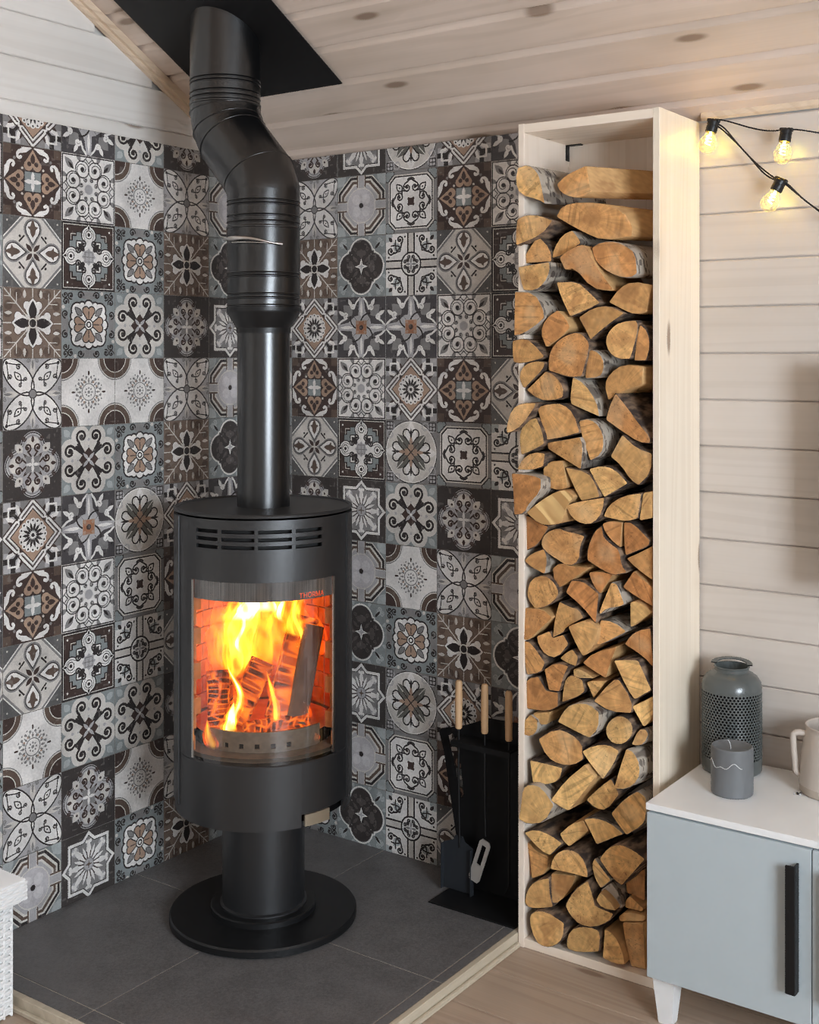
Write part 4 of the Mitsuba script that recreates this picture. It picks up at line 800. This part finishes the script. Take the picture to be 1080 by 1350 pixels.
for n, line in sorted(enumerate(LOGS.strip().split('\n')), key=lambda x: -int(x[1].split()[1])):          # the ones that stick out furthest first; the others make way
    code, yf, yaw, *pts = line.split(); sh, bk, tone = code[0], code[1], int(code[2])
    P = np.array([tuple(map(float, q.split(','))) for q in pts])/1000; yf = -float(yf)/1000
    ctr = P.mean(0); P = ctr+(P-ctr)*1.012; P = soften(P)
    poly = Polygon(P)
    if not poly.exterior.is_ccw: P = P[::-1]
    sec = manifold3d.CrossSection([P-ctr]); L = .012-yf-.004*(n % 3)-.002
    r_ = np.random.default_rng(n)
    inner = sec.offset(-.0016, manifold3d.JoinType.Round)
    yb = yf+L; sx = math.tan(math.radians(float(yaw)))*L
    s1 = .95 if float(yaw) < 12 else .88
    V, F, m = [], [], len(P)
    K = 9
    for i in range(K+1):                                        # rings from the front face to the back, a little uneven
        t = i/K; d = .0018 if i == 0 else 0; sc = 1+(s1-1)*t
        tilt = (P-ctr)@np.array([r_.uniform(-.10, .10), r_.uniform(-.08, .08)]) if i == 0 and n else 0
        if i == 0: tl = (P-ctr)@np.array([r_.uniform(-.12, .12), r_.uniform(-.10, .10)])
        wob = 1+(.05 if bk == 'd' else .02)*(meshkit.noise(np.c_[(P-ctr)*90, np.full(m, t*9+n)])-.5)*(0 if i == 0 else 1)
        q = (P-ctr)*(sc*wob)[:, None]*(.965 if i == 0 else 1)
        V.append(np.c_[ctr[0]+q[:, 0]+sx*t, yf+L*t+(.0024 if i == 1 and False else 0)+(tl*(1-t)), ctr[1]+q[:, 1]])
    V.insert(1, V[0]*0); q = (P-ctr); V[1] = np.c_[ctr[0]+q[:, 0]+sx*.012, yf+.0022+tl, ctr[1]+q[:, 1]]
    V = np.vstack(V); R_ = K+2
    for i in range(R_-1):
        for j in range(m): a, b = i*m+j, i*m+(j+1) % m; F += [[a, b, b+m], [a, b+m, a+m]]
    cap, capf = trimesh.creation.triangulate_polygon(Polygon(V[:m][:, [0, 2]]), engine='earcut')
    # centre fans keep it watertight
    V = np.vstack([V, V[:m].mean(0), V[-m:].mean(0)]); c0, c1 = len(V)-2, len(V)-1
    capf2 = None
    tri = []
    for j in range(m): F += [[c0, (j+1) % m, j], [c1, (R_-1)*m+j, (R_-1)*m+(j+1) % m]]
    tm = trimesh.Trimesh(V, F, process=False)
    if tm.volume < 0: tm.invert()
    man = manifold3d.Manifold(manifold3d.Mesh(tm.vertices.astype(np.float32), tm.faces.astype(np.uint32)))
    if man.status() == manifold3d.Error.NoError:
        for b in BOARDS:
            if (man ^ b).volume() > 1e-9: man = man-b
        bb = np.array(man.bounding_box()); near = [o for o, ob in done if np.all(ob[3:] > bb[:3]) and np.all(bb[3:] > ob[:3])]
        for o in near: man = man-o
        done.append((man, bb))
        g = man.to_mesh(); tm = trimesh.Trimesh(g.vert_properties[:, :3], g.tri_verts, process=False)
    fn_ = tm.face_normals; fc = tm.triangles_center
    front = (fn_[:, 1] < -.86) & (fc[:, 1] < yf+.03) & (poly.contains_properly if False else np.ones(len(fc), bool))
    key = thing('firewood_log')
    def sub(mask):
        u, inv = np.unique(tm.faces[mask], return_inverse=True); return tm.vertices[u], inv.reshape(-1, 3)
    v, f = sub(front)
    loc_ = np.c_[(v[:, 0]-ctr[0])*10, (v[:, 2]-ctr[1])*10]
    uv = np.c_[10*n+loc_[:, 0], 10*min(tone, 4)+loc_[:, 1]]
    obj(key+'__cut_end', (v, f), 'bsdf_end_striped' if sh == 'f' else ('bsdf_birch_bark' if tone == 9 else 'bsdf_end_grain'), uv=uv)
    v, f = sub(~front); obj(key+('__split_side' if bk == 's' else '__bark'), (v, f), BARK[bk][0], smooth=38)
    loglist.append([key, ctr, sh, bk, tone, poly.area])
# every label says in which layer (counted from the top) and where in it the log lies
order = sorted(loglist, key=lambda l: -l[1][1]); layers, cur = [], []
for l in order:
    if cur and (cur[0][1][1]-l[1][1] > .062): layers.append(cur); cur = []
    cur.append(l)
layers.append(cur)
ORD = 'first second third fourth fifth sixth seventh eighth ninth tenth eleventh twelfth thirteenth fourteenth fifteenth sixteenth seventeenth eighteenth nineteenth twentieth'.split()
ORD += ['twenty-'+o for o in ORD[:9]]+['thirtieth']+['thirty-'+o for o in ORD[:9]]
TONE = {0: 'orange-brown', 1: 'tan', 2: 'tan', 3: 'light tan', 4: 'pale yellow', 9: 'white-barked'}
for i, la in enumerate(layers):
    la.sort(key=lambda l: l[1][0])
    for j, (key, ctr, sh, bk, tone, area) in enumerate(la):
        pos = 'alone' if len(la) == 1 else 'leftmost' if j == 0 else 'rightmost' if j == len(la)-1 else ORD[j]+' from left'
        lay = 'topmost' if i == 0 else 'lowest' if i == len(layers)-1 else ORD[i]
        size = 'small ' if area < .0022 else 'big ' if area > .0062 else ''
        if len(f'{size}{TONE[tone]} {SHAPES[sh]} log{BARK[bk][1]}, {pos} in {lay} layer from top'.split()) > 16: size = ''
        lab(key, f'{size}{TONE[tone]} {SHAPES[sh]} log{BARK[bk][1]}, {pos} in {lay} layer from top'.replace('  ', ' '), 'firewood', 'split logs stacked in the tall pine box')
# ------------------------------------------------------------------ fire tools on a black sheet-metal stand
obj('fire_tool_stand__base_plate', bx(.848, 1.140, -.232, -.075, HZ, HZ+.004, .001), 'bsdf_soot_plate')
bp = Polygon([(.872, .036), (1.140, .036), (1.140, .560), (.96, .556), (.875, .520), (.790, .496), (.784, .482), (.800, .43)]).difference(Polygon([(.815, .478), (.835, .49), (.862, .40), (.873, .30), (.862, .30)]))
m = extrude(bp, .004); v = m.vertices.copy(); m.vertices = np.c_[v[:, 0], -.078+v[:, 2], v[:, 1]]; m.invert()
obj('fire_tool_stand__back_plate', m, 'bsdf_soot_plate')
obj('fire_tool_stand__hook_rail', cat(bx(.872, 1.075, -.145, -.078, .488, .493), bx(.872, 1.075, -.149, -.145, .476, .493)), 'bsdf_soot_plate')
lab('fire_tool_stand', 'black sheet-metal stand for fire tools beside the pine box', 'stand')
def handle(key, x, y, z0, z1): obj(key+'__handle', lathe([(0, z0), (.0085, z0), (.0105, z0+.004), (.0112, (z0+z1)/2), (.0105, z1-.005), (.007, z1), (0, z1)], [x, y, 0], 20), 'bsdf_handle_wood', smooth=40); lab(key+'__handle', 'light wooden handle')
k = 'fire_shovel'; x, y = .886, -.126
handle(k, x, y, .525, .668)
obj(k+'__rod', tube([(x, y, .527), (x-.001, y, .40), (x+.003, y, .20), (x+.002, y+.002, .17)], .0035, 8), 'bsdf_black', smooth=50)
sh = Polygon([(-.052, 0), (.046, 0), (.050, .135), (.02, .15), (.012, .165), (-.012, .165), (-.02, .15), (-.056, .135)])
m = extrude(sh, .0025); vv = []
blade = cat(stand(m, x, y+.004, .040), stand(extrude(sbox(-.056, .0, -.0535, .135), .018), x, y+.004, .040), stand(extrude(sbox(.0475, .0, .050, .135), .018), x, y+.004, .040))
mat('bsdf_shovel', (.032, .036, .042), .34, .4)
obj(k+'__blade', blade, 'bsdf_shovel'); lab(k, 'black shovel with a wooden handle, leftmost on the tool stand', 'shovel')
k = 'fire_rake'; x, y = .978, -.128
handle(k, x, y, .527, .672)
obj(k+'__rod', tube([(x, y, .53), (x, y, .36), (x+.003, y, .225)], .0034, 8), 'bsdf_black', smooth=50)
sc_ = Polygon([(-.019, .010), (-.013, 0), (.013, .0), (.019, .010), (.019, .125), (.012, .135), (-.012, .135), (-.019, .125)]).difference(sbox(-.0075, .055, .0075, .118))
obj(k+'__blade', moved(stand(extrude(sc_, .004), 0, 0, 0), rotm([0, 1, 0], 19), trimesh.transformations.translation_matrix([.943, -.133, .088])), 'bsdf_blade'); lab(k+'__blade', 'pale steel blade with a long slot')
lab(k, 'fire tool with pale steel blade and wooden handle in the middle of the stand', 'fire tool')
k = 'fire_poker'; x, y = 1.060, -.128
handle(k, x, y, .520, .664)
obj(k+'__rod', tube([(x, y, .523), (x, y, .25), (x, y, .10), (x-.012, y, .075)], .004, 8), 'bsdf_black', smooth=50); lab(k, 'dark rod with a wooden handle, rightmost on the tool stand', 'poker')
# ------------------------------------------------------------------ sideboard
CX0, CX1, CYF, CYB, CZ0, CZ1 = 1.622, 3.232, -.400, .022, .122, .527
obj('sideboard__top', bx(CX0-.004, CX1, CYF-.014, CYB, CZ1+.001, .545, .0015), 'bsdf_white_lacquer')
obj('sideboard__body', cat(bx(CX0, CX0+.018, CYF+.002, CYB, CZ0, CZ1), bx(CX1-.018, CX1, CYF+.002, CYB, CZ0, CZ1), bx(CX0+.018, CX1-.018, CYF+.002, CYB, CZ0, CZ0+.018), bx(CX0+.018, CX1-.018, CYF+.002, CYB, CZ1-.018, CZ1), bx(CX0+.018, CX1-.018, CYB-.006, CYB, CZ0+.018, CZ1-.018)), 'bsdf_white_lacquer')
for i in range(4):
    a = CX0+.001+.4015*i; d = 'sideboard__door' if i == 0 else f'sideboard__door_{i:03d}'
    obj(d, bx(a, a+.399, CYF-.018, CYF, CZ0+.001, CZ1-.003, .0012), 'bsdf_door_lacquer')
    hx = a+.350 if i % 2 == 0 else a+.034
    obj(d+'__handle', cat(bx(hx-.0015, hx+.0215, CYF-.046, CYF-.040, .198, .488, .0015), bx(hx+.017, hx+.0215, CYF-.042, CYF-.018, .198, .488)), 'bsdf_soot_plate'); lab(d+'__handle', 'long black bar handle')
leg = manifold3d.Manifold.hull_points(np.array([[x, y, 0] for x in (.012, .046) for y in (.012, .046)]+[[x, y, CZ0-.0005] for x in (0, .058) for y in (0, .058)]))
lg = leg.to_mesh(); lg = (lg.vert_properties[:, :3], lg.tri_verts)
for x in (CX0+.004, CX1-.062):
    for y in (CYF+.006, CYB-.07): ref('sideboard__leg', mikit.ply(lg, 'bsdf_white_lacquer'), T().translate([x, y, 0]))
lab('sideboard', 'low white lacquered sideboard with grey-white doors beside the pine box', 'sideboard')
TOP = .545
# ---- perforated vase
VC = np.array([1.703, -.062]); VR = .0775
n_, rows = 50, 24; z0, dz = .040, .0072
def hole_sheet():
    V, F = [], []; da = 2*math.pi/n_
    def P(a, z, r): return [VC[0]+r*math.cos(a), VC[1]+r*math.sin(a), TOP+z]
    for i in range(rows):
        for j in range(n_):
            a, z = (j+.5*(i % 2))*da, z0+(i+.5)*dz; n = len(V)
            sq_ = [(-.5, -.5), (0, -.5), (.5, -.5), (.5, 0), (.5, .5), (0, .5), (-.5, .5), (-.5, 0)]
            h = [(.36*math.cos(math.radians(225+45*k)), .42*math.sin(math.radians(225+45*k))) for k in range(8)]
            V += [P(a+u*da, z+w*dz, VR) for u, w in sq_]+[P(a+u*da, z+w*dz, VR) for u, w in h]+[P(a+u*da, z+w*dz, VR-.0016) for u, w in h]
            for k in range(8):
                k2 = (k+1) % 8; F += [[n+k, n+k2, n+8+k2], [n+k, n+8+k2, n+8+k], [n+8+k, n+8+k2, n+16+k2], [n+8+k, n+16+k2, n+16+k]]
    return trimesh.Trimesh(np.array(V), F, process=False)
zt_ = z0+rows*dz
obj('perforated_vase__mesh_wall', hole_sheet(), 'bsdf_vase'); lab('perforated_vase__mesh_wall', 'wall pierced with rows of small round holes')
obj('perforated_vase__base', cat(lathe([(0, .001), (VR-.006, .001), (VR-.001, .005), (VR, .010), (VR, z0)], [*VC, TOP], 72)), 'bsdf_vase', smooth=35)
obj('perforated_vase__shoulder', cat(lathe([(VR, zt_), (VR, .222), (VR-.003, .236), (VR-.011, .248), (VR-.022, .256), (.047, .260), (.044, .263), (.044, .270), (.0465, .273), (.0445, .2755), (.041, .274), (.041, .262), (.040, .25)], [*VC, TOP], 72), ), 'bsdf_vase', smooth=35)
obj('perforated_vase__liner', lathe([(VR-.006, zt_+.004), (VR-.006, z0-.004), (0, z0-.01)], [*VC, TOP], 72), 'bsdf_soot', smooth=35)
hp = [(VC[0]+.043*math.cos(t), VC[1]+.043*math.sin(t), TOP+.277+.005*max(0, math.sin(t-.35))) for t in np.linspace(.2, math.pi+.3, 22)]
st = []
for i in range(len(hp)):
    p = np.array(hp[i]); o = np.array([p[0]-VC[0], p[1]-VC[1], 0])/.043
    st += [p-o*.004, p+o*.010+np.array([0, 0, .001]), p+o*.010+np.array([0, 0, .004]), p-o*.004+np.array([0, 0, .003])]
F = []
for i in range(len(hp)-1):
    for k in range(4): a, b = i*4+k, i*4+(k+1) % 4; F += [[a, b, b+4], [a, b+4, a+4]]
obj('perforated_vase__carry_strap', (np.array(st), np.array(F)), 'bsdf_vase')
lab('perforated_vase', 'tall grey metal vase pierced with small holes, on the sideboard by the pine box', 'vase')
# ---- candle
KC = [1.766, -.226]
pr = [(0, .0005), (.049, .0005), (.0515, .003), (.052, .05), (.052, .114), (.0505, .1175), (.048, .1185), (.040, .1135), (.020, .1095), (0, .1085)]
obj('pillar_candle__wax', lathe(pr, [*KC, TOP], 48), 'bsdf_candle', smooth=40)
dr_ = [(KC[0]+.0524*math.cos(t), KC[1]+.0524*math.sin(t), TOP+.078+.006*math.sin(t*4.3)+.004*math.sin(t*9.7)) for t in np.linspace(-2.75, -.75, 26)]
obj('pillar_candle__drip', tube(dr_, .0011, 6), 'bsdf_wax', smooth=50); lab('pillar_candle__drip', 'thin pale line of spilled wax')
obj('pillar_candle__wick', tube(curve([(KC[0]-.004, KC[1], TOP+.107), (KC[0]-.005, KC[1], TOP+.120), (KC[0]-.011, KC[1], TOP+.130)], 8), .0013, 6), 'bsdf_wax', smooth=50)
lab('pillar_candle', 'thick grey pillar candle in front of the perforated vase', 'candle')
# ---- jug
JC = [1.978, -.078]
JS = .81
obj('jug__body', lathe([(r, z*JS) for r, z in [(.089, .028), (.0875, .06), (.083, .12), (.0765, .168), (.0725, .186), (.0715, .196), (.0735, .2055), (.072, .2075), (.0685, .205), (.068, .19), (.073, .16), (.078, .11), (.082, .03), (0, .02)]], [*JC, TOP], 64), 'bsdf_jug', smooth=40)
obj('jug__foot', lathe([(r, z*JS) for r, z in [(0, .0005), (.083, .0005), (.0875, .006), (.0888, .0278), (.0825, .0278)]], [*JC, TOP], 64), 'bsdf_jug_clay', smooth=35); lab('jug__foot', 'unglazed matt foot')
ha = math.atan2(-.40, -.916); hu = np.array([math.cos(ha), math.sin(ha), 0])
def jp(r, z): return np.array([*JC, TOP])+hu*r+np.array([0, 0, z*JS])
hpts = [jp(.070, .178), jp(.084, .180), jp(.096, .179), jp(.1015, .174), jp(.1025, .164), jp(.1005, .12), jp(.0975, .08), jp(.094, .058), jp(.084, .050)]
obj('jug__handle', tube(curve(hpts, 30), .0078, 10), 'bsdf_jug', smooth=60)
lab('jug', 'beige ceramic jug with an angular handle at the right edge', 'jug')
for i, (x, y, r) in enumerate(((1.897, -.150, .0028), (1.904, -.146, .0033), (1.911, -.149, .003), (1.901, -.140, .0026), (1.909, -.140, .0028))):
    m = trimesh.creation.icosphere(2, r); m.apply_translation([x, y, TOP+r])
    k = obj('bead', m, 'bsdf_wax' if i in (0, 2, 3) else 'bsdf_black', smooth=True)
    lab(k, ('leftmost tiny pale bead lying in front of the beige jug', 'tiny black bead lying in front of the beige jug, the nearer to the front', 'rightmost tiny pale bead lying in front of the beige jug', 'tiny black bead lying in front of the beige jug, the nearer to the wall', 'tiny pale bead in front of the beige jug, behind the two others')[(0, 1, 2, 4, 3)[i]], 'bead')
# ------------------------------------------------------------------ television on the wall (only its shade reaches into the picture)
obj('television__screen', bx(1.945, 3.10, -.095, -.062, 1.05, 1.62, .003), 'bsdf_soot_plate'); obj('television__wall_mount', bx(2.45, 2.70, -.062, YB, 1.25, 1.50), 'bsdf_black')
lab('television', 'flat black television on the plank wall, just outside the right edge', 'television')
# ------------------------------------------------------------------ white wicker chest at the left edge
WX0, WX1, WY0, WY1, WH = .03, .320, -1.75, -1.282, .290
obj('wicker_chest__core', bx(WX0+.008, WX1-.008, WY0+.008, WY1-.008, .004, WH-.005), 'bsdf_wicker')
st = []
for r in range(27):
    z = .008+r*.0106
    for face in range(2):
        n = 60; pts = []
        for i in range(n+1):
            t = i/n; w = .0032*math.sin(math.pi*(t*22+(r % 2)))
            pts.append((WX1-.005+w, WY0+(WY1-WY0)*t, z) if face == 0 else (WX1+(WX0-WX1)*t, WY1-.005+w, z))
        st.append(tube(pts, .0046, 5))
st += [tube([(WX1-.004, WY0+(WY1-WY0)*i/21, .0), (WX1-.004, WY0+(WY1-WY0)*i/21, WH)], .0035, 5) for i in range(22)]
obj('wicker_chest__weave', cat(*st), 'bsdf_wicker', smooth=60); lab('wicker_chest__weave', 'woven white strands', kind='stuff')
rim = [bx(WX0-.02, WX1+.034, WY0-.02, WY1+.014, WH+.001, WH+.050, .004)]
for r in range(5):
    z = WH+.006+r*.0096
    for face in range(2):
        pts = []
        for i in range(51):
            t = i/50; w = .0026*math.sin(math.pi*(t*24+(r % 2)))
            pts.append((WX1+.035+w, WY0+(WY1-WY0+.014)*t, z) if face == 0 else (WX1+.034+(WX0-WX1)*t, WY1+.015+w, z))
        rim.append(tube(pts, .0042, 5))
for i in range(44):
    x = WX1+.03-.0092*i
    rim.append(tube([(x, WY0, WH+.0515+.0016*math.sin(0)), (x, (WY0+WY1)/2, WH+.052), (x, WY1+.013, WH+.051)], .0042, 5))
obj('wicker_chest__lid', cat(*rim), 'bsdf_wicker', smooth=60)
lab('wicker_chest', 'white painted wicker chest on the floor at the left edge', 'chest')
# ------------------------------------------------------------------ string of bulbs
def bulb(i, sx, sy, sz, dx, dz):  # socket centre, direction of the bulb
    d = np.array([dx, -.12, dz]); d /= np.linalg.norm(d); o = np.array([sx, sy, sz])
    e1 = np.cross(d, [0, 1, 0]); e1 /= np.linalg.norm(e1); e2 = np.cross(d, e1); M = np.eye(4); M[:3, 0], M[:3, 1], M[:3, 2], M[:3, 3] = e1, e2, d, o
    s = '' if i == 0 else f'_{i:03d}'
    obj('string_lights__socket'+s, moved(cat(lathe([(0, -.019), (.013, -.019), (.0155, -.016), (.0155, -.006), (.0145, -.005), (.0145, -.0035), (.0155, -.0025), (.0155, .012), (.0145, .014), (0, .014)], [0, 0, 0], 24), bx(-.0175, .0175, -.006, .006, -.023, -.014, .002)), M), 'bsdf_black', smooth=35)
    b = obj('string_lights__bulb'+s, moved(lathe([(.0115, .0145), (.0125, .019), (.0185, .029), (.0225, .040), (.0235, .048), (.0215, .058), (.0165, .066), (.009, .0705), (0, .0718)], [0, 0, 0], 32), M), 'bsdf_bulb_glass', smooth=True)
    fil = [np.array([.0075*math.cos(t)*(.5+.5*abs(math.sin(t*.5))), .0075*math.sin(t), .022+.026*t/(6*math.pi)]) for t in np.linspace(0, 6*math.pi, 60)]
    m = moved(cat(tube([(0, 0, .015), (0, 0, .024)], .0034, 8), tube(fil, .0011, 6)), M)
    obj('string_lights__bulb'+s+'__filament', m, 'bsdf_wax', emitter={'type': 'area', 'radiance': rgb(BULB), 'sampling_weight': .8})
BULB = [230, 130, 8]
scene['bsdf_bulb_glass'] = {'type': 'blendbsdf', 'weight': .10, 'a': {'type': 'null'}, 'b': {'type': 'twosided', 'bsdf': {'type': 'principled', 'base_color': rgb((.85, .55, .12)), 'roughness': .08, 'specular': .8}}}
bulb(0, 1.636, -.030, 2.250, -.22, -1); bulb(1, 1.834, -.028, 2.205, -.12, -1); bulb(2, 1.815, -.028, 2.078, -.42, -.9)
cab = [curve([(1.616, .010, 2.262), (1.622, -.012, 2.272), (1.64, -.024, 2.272), (1.72, -.012, 2.247), (1.80, -.014, 2.226), (1.836, -.026, 2.224), (1.90, -.012, 2.213), (2.05, -.010, 2.205)], 50),
    curve([(1.622, .008, 2.262), (1.63, -.016, 2.266), (1.655, -.020, 2.248), (1.675, -.014, 2.228), (1.74, -.012, 2.155), (1.806, -.022, 2.096), (1.826, -.026, 2.090), (1.86, -.014, 2.058), (1.93, -.012, 2.000), (2.02, -.012, 1.945)], 50),
    curve([(1.640, -.024, 2.262), (1.662, -.018, 2.250), (1.682, -.014, 2.226), (1.742, -.009, 2.154), (1.806, -.018, 2.099)], 30), curve([(1.828, -.024, 2.087), (1.864, -.010, 2.052), (1.93, -.008, 1.996), (2.02, -.008, 1.940)], 24)]
obj('string_lights__cable', cat(*[tube(c, .0021, 6) for c in cab]), 'bsdf_black', smooth=60)
lab('string_lights', 'string of small glowing glass bulbs on a black cable across the plank wall', 'string lights')
